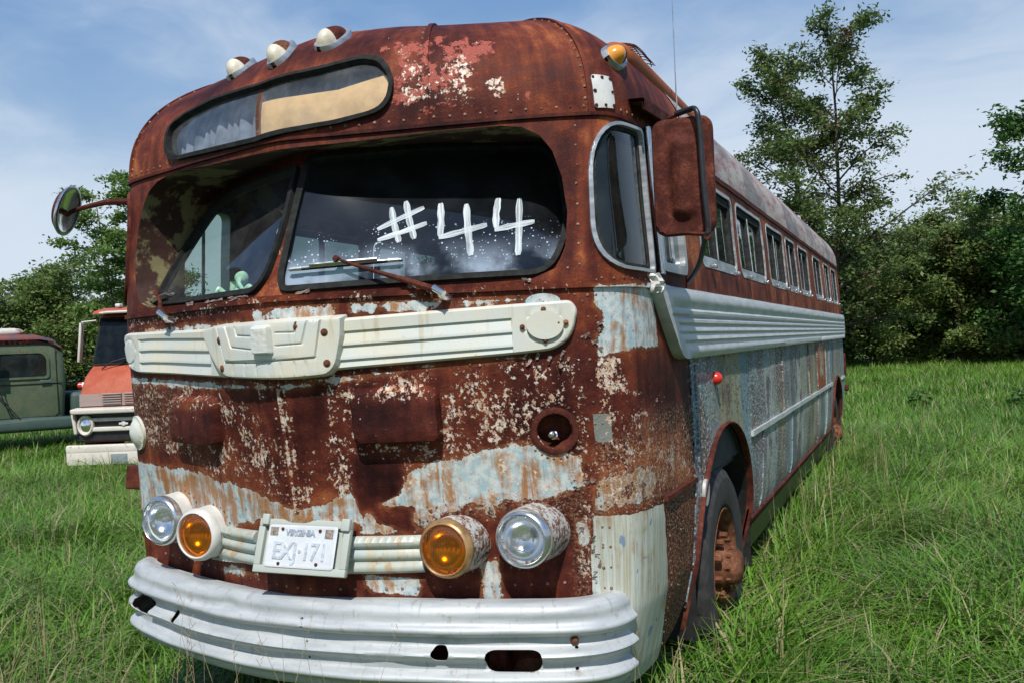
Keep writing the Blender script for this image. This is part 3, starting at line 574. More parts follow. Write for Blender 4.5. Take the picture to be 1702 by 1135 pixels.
# lip under the windscreen
def strip(name, a, b, z0, z1, off, mat, step=.015, masks=None, parent=None, seg=40, back=-.004, r=0):
    o = rrect(a, b, z0, z1, r) if r else [(x, z0) for x in np.linspace(a, b, seg)]+[(x, z1) for x in np.linspace(b, a, seg)]
    return patch(name, o, [], step, mat, parent or bus, off=off, masks=masks, back=back, xs=2.)
strip('sill_lip', -1.18, 1.56, 1.868, 1.886, .013, MT['body'], masks=MASK_SKIN)
for sg in (1, -1):   # quarter windows and driver's window
    q = QW*[sg, 1]
    fr_o = np.array([(p-q.mean(0))*1.0+q.mean(0) for p in q]); inner = q.mean(0)+(q-q.mean(0))*[.925, .957]
    inner = inner[:: 1]
    f_ = patch('corner_window', fr_o, [inner], .009, MT['frame' if sg > 0 else 'rust'], bus, off=.013, back=-.01, bstep=.012)
    patch('lining', q.mean(0)+(q-q.mean(0))*1.0, [q.mean(0)+(q-q.mean(0))*[.84, .90]], .02, MT['sash'], f_, off=-.006, back=-.03, bstep=.02)
    patch('glass', q.mean(0)+(q-q.mean(0))*.95, [], .04, MT['glass' if sg > 0 else 'cglass'], f_, off=-.012, wall=False)
    d_ = rrect(*sorted((sg*1.63, sg*2.03)), 1.94, 2.47, .05); di = rrect(*sorted((sg*1.66, sg*1.99)), 1.975, 2.44, .04)
    f2 = patch('sliding_window', d_, [di], .02, MT['frame'], bus, off=.02, back=-.04)
    patch('glass', rrect(*sorted((sg*1.65, sg*2.0)), 1.97, 2.45, .03), [], .05, MT['glass' if sg > 0 else 'cglass'], f2, off=-.005, wall=False)
    mb = MB(); ss_ = np.array([sg*1.60, sg*1.60]); zz_ = np.array([1.925, 2.50])
    mb.tube(skin(ss_, zz_, .022), .013, 10); mb.tube(skin(ss_+sg*.03, zz_, .018), .009, 8); mb.build('window_post', MT['chrome'], bus)
    mb = MB(); mb.tube(skin(np.array([sg*1.84]*2), np.array([1.98, 2.44]), .006), .009, 6); mb.build('window_bar', MT['frame'], f2)
# flanks
WIN = [(2.42, 3.33), (3.46, 4.39), (4.6, 5.45), (5.6, 6.2), (6.41, 7.13), (7.63, 8.35), (8.72, 9.35), (9.62, 10.3)]
ZW0, ZW1 = 2.02, 2.435
def archloop(c, hw, top, zb, n=26):
    t = np.linspace(PI, 0, n); pts = np.stack([c+hw*np.cos(t), zb+.28+(top-zb-.28)*np.sin(t)], 1)
    return np.concatenate([[(c-hw, zb)], pts, [(c+hw, zb)]])
AF = (1.319+1.46, .69, 1.235); AR = (1.319+8.2, .62, 1.16)
SEND = 10.72
def side_outline():
    a1 = archloop(*AF, .5); a2 = archloop(*AR, .5)
    bot = [(S1, .5)]+list(map(tuple, a1))+[(3.6, .50), (8.8, .54)]+list(map(tuple, a2))+[(SEND, .52)]
    return np.array(bot+[(SEND, 2.5), (S1, 2.5)])
MASK_SIDE = [(7, 1., .02, [(S1, .5), (SEND, .5), (SEND, 1.6), (S1, 1.6)]), (3, .55, .05, [(S1, 1.9), (11, 1.9), (11, 2.5), (S1, 2.5)]),
             (2, .5, .08, [(S1, 1.93), (4.5, 1.93), (4.5, 2.0), (S1, 2.0)])]
for sg in (1, -1):
    ol = side_outline()*[sg, 1]
    hs = [rrect(*sorted((sg*a, sg*b)), ZW0, ZW1, .07) for a, b in WIN]
    mks = [(c_, a, f, [(sg*x, y) for x, y in p]) for c_, a, f, p in MASK_SIDE]
    patch('side_panel', ol, hs, .05, MT['side'], bus, off=.006, masks=mks, bstep=.04, sharp=60, label='flank with crazed blue grey lower panels and a red rust window band')
    for i, (a, b) in enumerate(WIN):
        x0, x1 = sorted((sg*a, sg*b)); near = i < 4 and sg > 0
        w_ = patch('side_window', rrect(x0-.012, x1+.012, ZW0-.012, ZW1+.012, .08), [rrect(x0+.006, x1-.006, ZW0+.006, ZW1-.006, .062)], .012, MT['frame'], bus, off=.009, back=-.001, xs=1.5, bstep=.03)
        patch('window_sill', rrect(x0+.03, x1-.03, ZW0+.004, ZW0+.042, .01), [], .05, MT['frame'], w_, off=.004, back=-.03)
        xm = sg*(a+(b-a)*.47)
        patch('sash', rrect(x0+.012, x1-.012, ZW0+.012, ZW1-.012, .07), [rrect(x0+.05, xm-.012 if sg > 0 else xm-.012, ZW0+.055, ZW1-.05, .02), rrect(xm+.012, x1-.05, ZW0+.055, ZW1-.05, .02)], .06, MT['sash'] , w_, off=-.003, back=-.03)
        patch('glass', rrect(x0+.03, x1-.03, ZW0+.03, ZW1-.03, .03), [], .15, MT['glass' if sg > 0 else 'dglass'], w_, off=-.022, wall=False)
        mb = MB(); mb.tube(skin(np.array([xm, xm]), np.array([ZW0+.045, ZW1-.04]), -.006), .008, 6); mb.build('sash_bar', MT['frame'], w_)
        if sg > 0:
            mb = MB()
            for xx in (x0+.18, x1-.10): mb.box(skin(np.array([xx]), np.array([ZW0-.004]), .026)[0], (.022, .05, .018), bev=.004)
            mb.each('window_latch', MT['chrome'], w_)
    # wheel arch lips
    for c_, hw, top in (AF, AR):
        lo = archloop(c_, hw, top, .40); P = skin(sg*lo[:, 0], lo[:, 1], .0); n_ = np.array([sg, 0, 0])
        prof = [(-.014, -.0), (.012, .0), (.020, .002), (.026, .005), (.022, .010), (.002, .012)]
        cen = skin(np.array([sg*c_]), np.array([.7]), 0)[0]; G = []
        for p in P:
            rad = p-cen; rad[0] = 0; rad /= np.linalg.norm(rad)
            G.append([p+n_*o_+rad*r_ for o_, r_ in prof])
        mb = MB(); mb.grid(G, flip=sg < 0); mb.build('wheel_arch_trim', MT['rust'], bus)
        # inner well
        t = np.linspace(0, PI, 14); G = [[[sg*x_, cen[1]+(hw+.01)*math.cos(a_), .65+(top-.65)*math.sin(a_)] for x_ in (1.20, .75)] for a_ in t]
        G = [[[sg*x_, cen[1]+hw*1.01, .35] for x_ in (1.2, .75)]]+G+[[[sg*x_, cen[1]-hw*1.01, .35] for x_ in (1.2, .75)]]
        mb = MB(); mb.grid(G); mb.add([[sg*.75, cen[1]-hw, .35], [sg*.75, cen[1]+hw, .35], [sg*.75, cen[1]+hw, 1.25], [sg*.75, cen[1]-hw, 1.25]], [(0, 1, 2, 3)])
        mb.build('wheel_well', MT['black'], bus, smooth=False)
    # fluted waist trim along the flank
    a0 = 1.50; L0 = np.array([(1.50, 1.872), (1.56, 1.885), (1.70, 1.88), (10.66, 1.89), (10.66, 1.60), (1.86, 1.588), (1.78, 1.60), (1.70, 1.66), (1.58, 1.78)])
    L0 = roundpoly(L0, [.02, .02, 0.001, 0.001, 0.001, .03, .03, .05, .05], 5)*[sg, 1]
    edges = [1.880, 1.800, 1.762, 1.724, 1.686, 1.650, 1.588]
    def flute(P):
        z = P[:, 1]; o = np.full(len(P), .030)
        for e0, e1 in zip(edges[:-1], edges[1:]):
            i_ = (z <= e0) & (z > e1); t = (e0-z[i_])/(e0-e1); o[i_] = .026+.018*np.sin(np.clip(t, 0, 1)*PI)**.6
        fr = np.clip(1-(np.abs(P[:, 0])-1.86+(z-1.6)*1.15)/.035, 0, 1)*(np.abs(P[:, 0]) < 1.95)
        return np.where(fr > 0, .046, o)
    P = []; sgrid = np.concatenate([np.linspace(1.5, 2.1, 30), np.linspace(2.2, 10.66, 60)])
    if sg > 0: patch('waist_trim', L0, [], .012, MT['sidetrim'], bus, off=flute, xs=7., bstep=.084, sharp=30)
    # rub rail, skirt rail
    for nm, z0, z1, s0, s1, m_, o_ in (('rub_rail', 1.095, 1.125, 3.50, 8.86, 'sidetrim', .022), ('rub_rail', 1.05, 1.07, 1.57, 2.07, 'rust', .016), ('skirt_rail', .590, .615, 3.50, 8.86, 'rust', .024), ('rub_rail', 1.09, 1.12, 10.2, 10.66, 'sidetrim', .02)):
        if sg < 0 and s0 < 3: continue
        strip(nm, *sorted((sg*s0, sg*s1)), z0, z1, o_, MT[m_], step=.03)
    mb = MB(); ys = np.linspace(2.2, 7.5, 12); mb.grid([[[sg*1.20, y, .58], [sg*1.15, y, .40], [sg*1.0, y, .36]] for y in ys], flip=sg > 0); mb.build('skirt', MT['black'], bus)
# panel joints and the one red-rust replacement panel
for s_, z0, z1 in ((3.9, .62, 1.09), (5.35, .62, 1.09), (6.6, 1.13, 1.58), (4.9, 1.13, 1.58), (7.3, .62, 1.58), (8.2, .62, 1.58), (8.62, 1.0, 1.58), (2.12, 1.13, 1.58)):
    strip('seam_strip', s_, s_+.018, z0, z1, .014, MT['side'], step=.03, masks=[(7, .8, .1, [(s_-1, 0), (s_+1, 0), (s_+1, 3), (s_-1, 3)])])
strip('replacement_panel', 7.36, 8.12, 1.135, 1.58, .012, MT['body'], step=.04, masks=[(3, 1., .1, [(7.3, 1.1), (8.2, 1.1), (8.2, 1.6), (7.3, 1.6)]), (1, .52, .12, [(7.45, 1.2), (8.0, 1.2), (8.0, 1.6), (7.45, 1.6)])])
# tail
rear = [(SEND, .52), (12.14, .5), (12.14, 2.5), (SEND, 2.5)]
for sg in (1, -1): patch('tail_panel', np.array(rear)*[sg, 1], [], .09, MT['side'], bus, masks=[(7, .9, .05, [(sg*10.6, .5), (sg*12.2, .5), (sg*12.2, 1.9), (sg*10.6, 1.9)][::sg]), (3, .5, .05, [(sg*10.6, 1.9), (sg*12.2, 1.9), (sg*12.2, 2.5), (sg*10.6, 2.5)][::sg])])
mb = MB(); mb.box((1.22, 9.45, 1.25), (.05, .03, .30), bev=.01); mb.box((1.24, 9.52, .95), (.05, .08, .09), bev=.02); mb.build('tail_lamp_bracket', MT['rust'], bus)
# roof : nose cap (dark rust) and long roof
CAPE = 2.3
def z2v(p):
    p = np.array(p, float); p[:, 1] = 2.5+np.arcsin(np.clip((p[:, 1]-2.5)/.6, 0, 1))*2/PI; return p
def capv(s, v, o=0.):
    z = 2.5+.6*np.sin(np.clip(np.asarray(v)-2.5, 0, 1)*PI/2); return cap(s, z)
def vnorm(s, v):
    e = .006; v = np.clip(v, 2.5+e, 3.47); n = np.cross(capv(s+e, v)-capv(s-e, v), capv(s, v+e)-capv(s, v-e)); return n/(np.linalg.norm(n, axis=-1, keepdims=True)+1e-12)
def cskin(s, v, off=0.):
    k = np.clip((3.4-np.asarray(v))/.3, 0, 1); return capv(s, v)+vnorm(s, v)*(np.asarray(off)+(dent(s, v)+.003)*k)[..., None]

SIGN = z2v([(-.915, 2.60), (-.915, 2.66), (-.86, 2.72), (-.70, 2.742), (-.35, 2.738), (0, 2.735), (.25, 2.758), (.34, 2.765), (.41, 2.735), (.45, 2.66), (.43, 2.585), (.36, 2.542), (.15, 2.518), (-.15, 2.512), (-.5, 2.522), (-.83, 2.547), (-.88, 2.565)])
SIGN = z2v(SIGN_RAW); SIGN = roundpoly(SIGN, .02, 3); sc_ = SIGN.mean(0)
SIGN_IN = sc_+(SIGN-sc_)*[.972, .875]
mcap = [(c_, a, f, z2v(p)) for c_, a, f, p in MASK_CAP]+[(3, .15, .1, [(-2.3, 2.5), (2.3, 2.5), (2.3, 3.5), (-2.3, 3.5)])]
capo = patch('nose_cap', [(-CAPE, 2.5), (CAPE, 2.5), (CAPE, 3.5), (-CAPE, 3.5)], [SIGN], .026, MT['body'], bus, fn=cskin, wall=False, masks=mcap, bstep=.02, sharp=60, label='domed dark rust roof cap with orange and pink primer scars')
sA = np.concatenate([np.arange(CAPE, 10.7, .14), np.linspace(10.7, STOT, 24)])
for sg in (1, -1):
    SS_, VV_ = np.meshgrid(sA*sg, np.linspace(2.5, 3.5, 30), indexing='ij'); mb = MB(); mb.grid(cskin(SS_, VV_, .004), flip=sg < 0)
    mb.build('roof', MT['roof'], bus, uv=np.stack([SS_.ravel(), VV_.ravel()], 1), label='weathered side of the roof with pale pink and grey lichened paint')
# gutter / rivet strip under the roof
for sg in (1,):
    strip('gutter_rail', 2.3, 10.66, 2.487, 2.515, .016, MT['rust'], step=.04, seg=90)
# cap seams as raised lapped strips
for s_ in (.575, 1.185, -1.185):
    patch('lap_seam', [(s_-.010, 2.5), (s_+.010, 2.5), (s_+.012, 3.25), (s_-.012, 3.25)], [], .02, MT['body'], capo, off=.009, fn=cskin, masks=mcap, back=-.002)
strip('brow_lip', -1.55, 1.62, 2.492, 2.506, .012, MT['body'], masks=[(2, .6, .1, [(-2, 2), (2, 2), (2, 3), (-2, 3)])], seg=60)
# destination sign : gasket, glass, blind, curtain
sw = patch('destination_window', SIGN, [SIGN_IN], .008, MT['rubber'], bus, off=.020, fn=cskin, back=-.03, bstep=.01)
patch('glass', sc_+(SIGN-sc_)*[.97, .85], [], .05, MT['sglass'], sw, off=-.004, fn=cskin, wall=False)
si = np.array([(-.90, 2.52), (.45, 2.52), (.45, 2.72), (-.90, 2.72)])
patch('sign_blind', z2v([(-.105, 2.52), (.48, 2.52), (.48, 2.72), (.423, 2.715), (.24, 2.672), (.06, 2.664), (-.105, 2.664)]), [], .04, MT['tan'], sw, off=-.014, fn=cskin, back=-.022)
def curt(P): return -.075+.014*np.sin(P[:, 0]*95+np.sin(P[:, 0]*31)*2)
patch('curtain', z2v([(-.93, 2.51), (.46, 2.51), (.46, 2.80), (-.93, 2.80)]), [], .012, MT['cloth'], sw, off=curt, fn=cskin, wall=False)
strip_ = patch('mullion', z2v([(-.118, 2.52), (-.098, 2.52), (-.104, 2.74), (-.124, 2.74)]), [], .03, MT['rusthub'], sw, off=-.004, fn=cskin, back=-.03)

# windscreen recess, frame, panes
def secs(L, n): 
    L = np.asarray(L, float); d = np.concatenate([[0], np.cumsum(np.hypot(*np.diff(L, axis=0).T))]); t = np.linspace(0, d[-1], n); return np.stack([np.interp(t, d, L[:, 0]), np.interp(t, d, L[:, 1])], 1)
rO = OPR[2:9]; rG = [(.95, 1.915), (.985, 1.94), (1.0, 2.0), (.99, 2.14), (.955, 2.29), (.90, 2.42), (.84, 2.475)]
mir = lambda L: [(-a, b) for a, b in L]
O = np.concatenate([secs([(-.95, 1.905), (0, 1.89), (.95, 1.905)], 61)[:-1], secs(rO, 31)[:-1], secs([OPR[8]]+OPR[9:]+mir(OPR[8:])[::-1], 61)[:-1], secs(mir(rO)[::-1], 31)[:-1]])
G = np.concatenate([secs([(-.95, 1.915), (0, 1.893), (.95, 1.915)], 61)[:-1], secs(rG, 31)[:-1], secs([(.84, 2.475), (.43, 2.482), (0, 2.458), (-.43, 2.482), (-.84, 2.475)], 61)[:-1], secs(mir(rG)[::-1], 31)[:-1]])
PO = skin(O[:, 0], O[:, 1], 0); PG = ws(G[:, 0], G[:, 1], -.008)
mb = MB(); mb.grid([[PO[i]*(1-t)+PG[i]*t for t in np.linspace(0, 1, 9)] for i in range(len(O))], wrap=True, flip=True)
mb.build('windscreen_recess', MT['soffit'], bus, sharp=70, label='header and cheeks over the windscreen in old ochre paint')
paneR = roundpoly([(.018, 2.432), (.012, 2.2), (.014, 1.96), (.03, 1.905), (.5, 1.921), (.93, 1.925), (.96, 2.07), (.935, 2.22), (.88, 2.38), (.83, 2.462), (.42, 2.468)], [.04, .3, .03, .035, .3, .075, .1, .1, .06, .06, .3], 6)
paneL = roundpoly([(-.016, 2.395), (-.28, 2.415), (-.66, 2.425), (-.85, 2.385), (-.965, 2.19), (-1.0, 2.0), (-.99, 1.925), (-.72, 1.914), (-.12, 1.912), (-.055, 1.97), (-.016, 2.16)], [.03, .2, .2, .1, .1, .05, .03, .2, .06, .06, .1], 6)
Gl = [tuple(p) for p in G]
def wsf(s, z, off=0.): return ws(s, z, off)
patch('windscreen_frame', G, [paneR, paneL], .03, MT['body'], bus, off=-.008, fn=wsf, wall=False, masks=[(3, .5, .1, [(-.2, 1.8), (.2, 1.8), (.2, 2.5), (-.2, 2.5)]), (0, .40, .02, [(-.06, 1.9), (.02, 1.9), (.025, 2.5), (-.02, 2.5)])])
def scl(P, d):   # shrink a loop by distance d
    P = np.asarray(P); t = np.roll(P, -1, 0)-np.roll(P, 1, 0); n = np.stack([-t[:, 1], t[:, 0]], 1); n /= np.linalg.norm(n, axis=1, keepdims=True)+1e-9
    A = (P[:, 0]*np.roll(P[:, 1], -1)-np.roll(P[:, 0], -1)*P[:, 1]).sum(); return P+n*d*np.sign(A)
for pl in (paneR, paneL):
    wn = patch('windscreen', scl(pl, -.006), [scl(pl, .015)], .010, MT['rubber'], bus, off=.012, fn=wsf, back=-.03, bstep=.012)
    patch('glass', scl(pl, .012), [], .05, MT['wglass' if pl is paneR else 'wglass2'], wn, off=-.006, fn=wsf, wall=False, bstep=.03)
# painted number #44 on the right pane
def stroke(mb, pts, w=.017, off=0.):
    pts = np.asarray(pts, float); pts = secs(pts, 14); k = len(pts); tg = np.gradient(pts, axis=0); tg /= np.linalg.norm(tg, axis=1, keepdims=True); nn = np.stack([-tg[:, 1], tg[:, 0]], 1)
    ww = w*(np.array([.62, .92]+[1]*(k-4)+[.95, .6]))*(1+.10*np.sin(np.arange(k)*1.3+pts[0, 0]*30)); rows = []
    for j in (-1, -.5, 0, .5, 1): rows.append(ws((pts+nn*ww[:, None]*j)[:, 0], (pts+nn*ww[:, None]*j)[:, 1], -.004+off+.0012*(1-j*j)))
    mb.grid(np.array(rows)); uvs.append(np.stack(np.meshgrid(np.linspace(0, .3, 5)+len(uvs)*2.3, np.linspace(0, 1, k)+len(uvs), indexing='ij'), -1).reshape(-1, 2))
uvs = []
mb = MB()
for i, st in enumerate([[(.339, 2.215), (.36, 2.15), (.393, 2.075)], [(.383, 2.238), (.41, 2.16), (.442, 2.085)], [(.309, 2.128), (.37, 2.165), (.45, 2.210)], [(.318, 2.086), (.39, 2.112), (.472, 2.146)],
           [(.503, 2.224), (.517, 2.16), (.528, 2.092)], [(.524, 2.086), (.60, 2.107), (.678, 2.130)], [(.591, 2.217), (.615, 2.12), (.648, 2.010)],
           [(.696, 2.236), (.701, 2.17), (.712, 2.115)], [(.708, 2.108), (.77, 2.122), (.838, 2.135)], [(.768, 2.233), (.79, 2.11), (.808, 2.003)]]):
    stroke(mb, st, .0100 if i < 4 else .0112, i*.0003)
mb.build('painted_number', MT['brush'], bus, uv=np.concatenate(uvs), label='#44 brushed in white on the windscreen glass')

# ------------------------------------------------------------------ ivory moulding across the nose
def edgeoff(P, poly, h, r): return h*np.clip(sdist(P, poly)/r, 0, 1)**.5
def bolts(mb, pts, off, r=.007):
    pts = np.asarray(pts, float); P = skin(pts[:, 0], pts[:, 1], off); N = snorm(pts[:, 0], pts[:, 1])
    for p, n_ in zip(P, N): mb.lathe([(-.002, r*1.6), (.001, r*1.6), (.002, r), (.005, r*.9), (.007, r*.4), (.0072, 0)], p, n_, 10)
wR = roundpoly([(.22, 1.795), (.874, 1.820), (1.085, 1.826), (1.108, 1.79), (1.085, 1.70), (1.02, 1.652), (.864, 1.641), (.22, 1.612)], [.005, .1, .02, .03, .06, .04, .05, .005], 7)
wL = roundpoly([(-.30, 1.79), (-.30, 1.598), (-1.05, 1.625), (-1.14, 1.66), (-1.165, 1.74), (-1.15, 1.805), (-.44, 1.79)][::-1], [.03, .02, .03, .04, .04, .005, .005], 7)
def wing(poly, x0, x1, oc):
    def f(P):
        s_, z = P[:, 0], P[:, 1]; o = edgeoff(P, poly, .027, .010)
        lz = np.interp(np.abs(s_), [.25, .9], [.0, .022]); e = [1.755, 1.705, 1.655]
        for k, zz in enumerate(e):
            zz = zz+lz-.008
            ins = (np.abs(s_) > x0) & (np.abs(s_) < x1)
            t = (z-zz); d = np.where((t > -.040) & (t <= 0), -.009*(1+t/.040), 0); d = np.where((t > 0) & (t < .0035), -.009*(1-t/.0035), d)
            o = o+np.where(ins, d, 0)
        el = ((np.abs(s_)-oc[0])/.068)**2+((z-oc[1])/.054)**2; o = o+np.where(np.abs(el-1) < .14, -.004, 0)
        return o
    return f
def wingmesh(name, poly, mat, parent, off, masks, label=None):
    """structured sheet with its rows laid on the pressed steps"""
    lo, hi = poly[:, 0].min(), poly[:, 0].max(); sg_ = 1 if hi > .5 else -1; e_ = .002
    ss = np.unique(np.round(np.concatenate([np.linspace(lo+e_*.2, hi-e_*.2, 120), hi-np.geomspace(.0004, .08, 18), lo+np.geomspace(.0004, .08, 18), np.linspace(.86, .88, 8)*sg_, np.linspace(.24, .26, 4)*sg_]), 5)); ss = ss[(ss > lo) & (ss < hi)]
    G = []; U = []
    for s_ in ss:
        zc = []
        for a, b in zip(poly, np.roll(poly, -1, 0)):
            if (a[0]-s_)*(b[0]-s_) < 0: zc.append(a[1]+(b[1]-a[1])*(s_-a[0])/(b[0]-a[0]))
        zb, zt = min(zc), max(zc); lz = float(np.interp(abs(s_), [.25, .9], [0, .022])); rr = [zt, zt-.0015, zt-.005, zt-.010]
        for zz in (1.755, 1.705, 1.655): k = zz+lz-.008; rr += [k+.014, k+.0038, k-.0002, k-.012, k-.027, k-.039]
        rr += [zb+.010, zb+.005, zb+.0015, zb]; rr = np.clip(rr, zb, zt); rr[::-1].sort(); G.append(rr); U.append(np.full(len(rr), s_))
    Z = np.array(G); S_ = np.array(U); P = np.stack([S_.ravel(), Z.ravel()], 1); V = skin(P[:, 0], P[:, 1], off(P)).reshape(Z.shape+(3,))
    bk = lambda j: skin(S_[:, j], Z[:, j], -.004)[:, None]; V = np.concatenate([bk(0), V, bk(-1)], 1); Sx = np.concatenate([S_[:, :1], S_, S_[:, -1:]], 1); Zx = np.concatenate([Z[:, :1], Z, Z[:, -1:]], 1); UV = np.stack([Sx.ravel(), Zx.ravel()], 1)
    mb = MB(); mb.grid(V, flip=True); return mk(name, V.reshape(-1, 3), mb.F, mat, parent, uv=UV, cols=maskcols(UV, masks), sharp=28, label=label)
mR = wingmesh('moulding', wR, MT['trim'], bus, off=wing(wR, .25, .87, (.986, 1.742)), masks=[(0, .24, .006, [(.25, zz-.006), (.87, zz+.016), (.87, zz+.021), (.25, zz-.001)]) for zz in (1.755, 1.705, 1.655)]+[(0, .55, .012, ell(1.06, 1.745, .008, .008, 8)), (0, .55, .014, ell(.91, 1.74, .01, .01, 8)), (0, .5, .014, ell(.985, 1.69, .008, .02, 8)), (0, .3, .02, [(.9, 1.65), (1.06, 1.65), (1.06, 1.67), (.9, 1.67)])], label='long ribbed ivory wing of the moulding with an oval end plate')
mb = MB(); bolts(mb, [(1.06, 1.748), (.907, 1.738), (.985, 1.688), (.985, 1.797), (1.035, 1.748)], .034, .006); mb.each('bolt', MT['rusthub'], mR)
patch('cover_plate', ell(.986, 1.742, .064, .050, 36), [], .02, MT['trim'], mR, off=.040, back=.03)
mL = wingmesh('moulding', wL, MT['trim'], bus, off=wing(wL, .38, 1.0, (1.10, 1.72)), masks=[(0, .24, .006, [(-.38, zz), (-1.0, zz+.02), (-1.0, zz+.025), (-.38, zz+.005)]) for zz in (1.755, 1.705, 1.655)])
# boss behind the oval plate
patch('moulding_bracket', ell(.985, 1.825, .062, .028, 20), [], .015, MT['body'], bus, off=.010, masks=[(1, .8, .05, [(.5, 1.5), (1.5, 1.5), (1.5, 2), (.5, 2)])])
CE = roundpoly([(-.405, 1.792), (-.31, 1.803), (-.1, 1.803), (.285, 1.810), (.278, 1.73), (.252, 1.63), (.215, 1.594), (.07, 1.585), (-.232, 1.596), (-.29, 1.625), (-.35, 1.692)], [.02, .01, .01, .01, .02, .04, .03, .1, .04, .04, .06], 6)
UG = [[(-.142, 1.785), (-.134, 1.756), (-.054, 1.75)], [(-.209, 1.802), (-.174, 1.715), (-.052, 1.702)], [(-.272, 1.79), (-.227, 1.66), (-.05, 1.653), (.048, 1.660), (.175, 1.665), (.203, 1.797)], [(.041, 1.758), (.106, 1.756), (.112, 1.789)], [(.041, 1.712), (.130, 1.715), (.154, 1.794)]]
UV_ = [[(x, 1.650), (x-.004, 1.600)] for x in (-.175, -.103, -.042, .008, .048, .096, .138)]
def cen(P):
    o = edgeoff(P, CE, .054, .013)
    for u in UG: d = linedist(P, u); o -= .008*np.clip(1-d/.0055, 0, 1)
    for u in UV_: d = linedist(P, u); o -= .005*np.clip(1-d/.006, 0, 1)
    i_ = sdist(P, [(-.272, 1.80), (-.227, 1.66), (.18, 1.662), (.205, 1.80)]); o += .006*np.clip(i_/.006, 0, 1)
    return o
BT = [(-.257, 1.743), (-.25, 1.638), (.111, 1.776), (.212, 1.751), (.214, 1.643)]
mk_ = [(0, .30, .004, [(a+(-.0025 if i == 0 else .0), b-.003) for i, (a, b) in enumerate(u)]+[(a+.003, b+.003) for a, b in u[::-1]]) for u in UG]+[(0, .62, .014, ell(a, b, .013, .013, 10)) for a, b in BT]+[(0, .42, .010, [(a-.006, b-.05), (a+.006, b-.05), (a+.006, b), (a-.006, b)]) for a, b in BT]+[(0, .5, .01, [(.03, 1.60), (.042, 1.60), (.042, 1.67), (.03, 1.67)])]
def par(l, d):
    l = np.asarray(l, float); t_ = np.gradient(l, axis=0); t_ /= np.linalg.norm(t_, axis=1, keepdims=True); return l+np.stack([-t_[:, 1], t_[:, 0]], 1)*d
CL = [par(secs_(u, .008), d) for u in UG for d in (-.0052, 0, .0052)]+[scl(CE, k_)[list(range(len(CE)))+[0]] for k_ in (.004, .0125)]
mC = patch('moulding', CE, [], .0070, MT['trim'], bus, off=cen, masks=mk_, bstep=.008, lines=CL, label='winged ivory centre plate of the moulding with rusty bolts')
mb = MB(); bolts(mb, BT, .055, .0085); mb.each('bolt', MT['rusthub'], mC)
blk = roundpoly([(-.05, 1.672), (.042, 1.670), (.038, 1.797), (-.047, 1.799)], .02, 6)
mbk = patch('emblem', blk, [], .006, MT['trim'], bus, off=lambda P: edgeoff(P, blk, .082, .02)+.0012*np.sin(P[:, 0]*210+np.sin(P[:, 1]*150)*3)*np.sin(P[:, 1]*190+np.sin(P[:, 0]*120)*2), masks=[(0, .45, .012, ell(.035, 1.675, .01, .01, 8)), (0, .45, .012, ell(-.045, 1.674, .01, .01, 8))], bstep=.008, label='worn cast emblem, its relief no longer readable')
# raised vents, lids and scars on the nose
def lid(name, a, b, z0, z1, h):
    pl = rrect(a, b, z0, z1, .035, 7)
    def f(P):
        d = sdist(P, pl); k = np.clip(d/.016, 0, 1); zz = (z1-P[:, 1])/(z1-z0); return h*np.sin(k*PI/2)**.8*(.55+.45*np.clip(zz*1.3, 0, 1))
    return patch(name, pl, [], .009, MT['body'], bus, off=f, masks=MASK_SKIN+[(2, .75, .02, [(a, z0-.1), (b, z0-.1), (b, z1-.05), (a, z1-.05)])], bstep=.010)
lid('vent_scoop', -.80, -.41, 1.325, 1.525, .046); lid('vent_scoop', .268, .593, 1.345, 1.545, .058)
strip('centre_seam', -.006, .010, 1.09, 1.57, .005, MT['body'], step=.01, seg=4, masks=[(0, .62, .1, [(-.1, 1), (.1, 1), (.1, 1.6), (-.1, 1.6)])])
# lamp socket on the nose
c0 = skin(np.array([.992]), np.array([1.362]), 0)[0]; n0 = snorm(np.array([.992]), np.array([1.362]))[0]
mb = MB(); mb.lathe([(-.002, .088), (.006, .086), (.009, .076), (.007, .066), (-.01, .062), (-.07, .060), (-.072, .0)], c0, n0, 40); so_ = mb.build('lamp_socket', MT['rust'], bus, label='empty round lamp socket with a bare bulb')
mb = MB(); mb.lathe([(-.07, .016), (-.02, .016), (-.018, .012), (-.0, .014), (.012, .012), (.018, .004), (.0185, 0)], c0-np.array([.012, 0, .012]), n0+np.array([-.3, 0, .35]), 14); mb.build('bulb', MT['refl'], so_)
pl = ell(-1.165, 1.352, .062, .062, 28)
patch('lamp_socket', ell(-1.165, 1.352, .078, .078, 28), [], .01, MT['trim'], bus, off=lambda P: .012+.030*np.sqrt(np.clip(sdist(P, pl)/.06, 0, 1)), label='pale round lamp lens at the edge of the nose')
# lower ribbed moulding each side of the plate
for a, b in ((-.60, -.24), (.17, .475)):
    pl = [(a, .862), (b, .862), (b, 1.0), (a, 1.0)] if a > 0 else [(a, .848), (b, .868), (b, 1.0), (a, .992)]
    patch('lower_moulding', pl, [], .009, MT['trim2'], bus, off=lambda P: .010+.020*np.abs(np.sin((P[:, 1]-.862)/.138*PI*3))**.6, xs=3.)

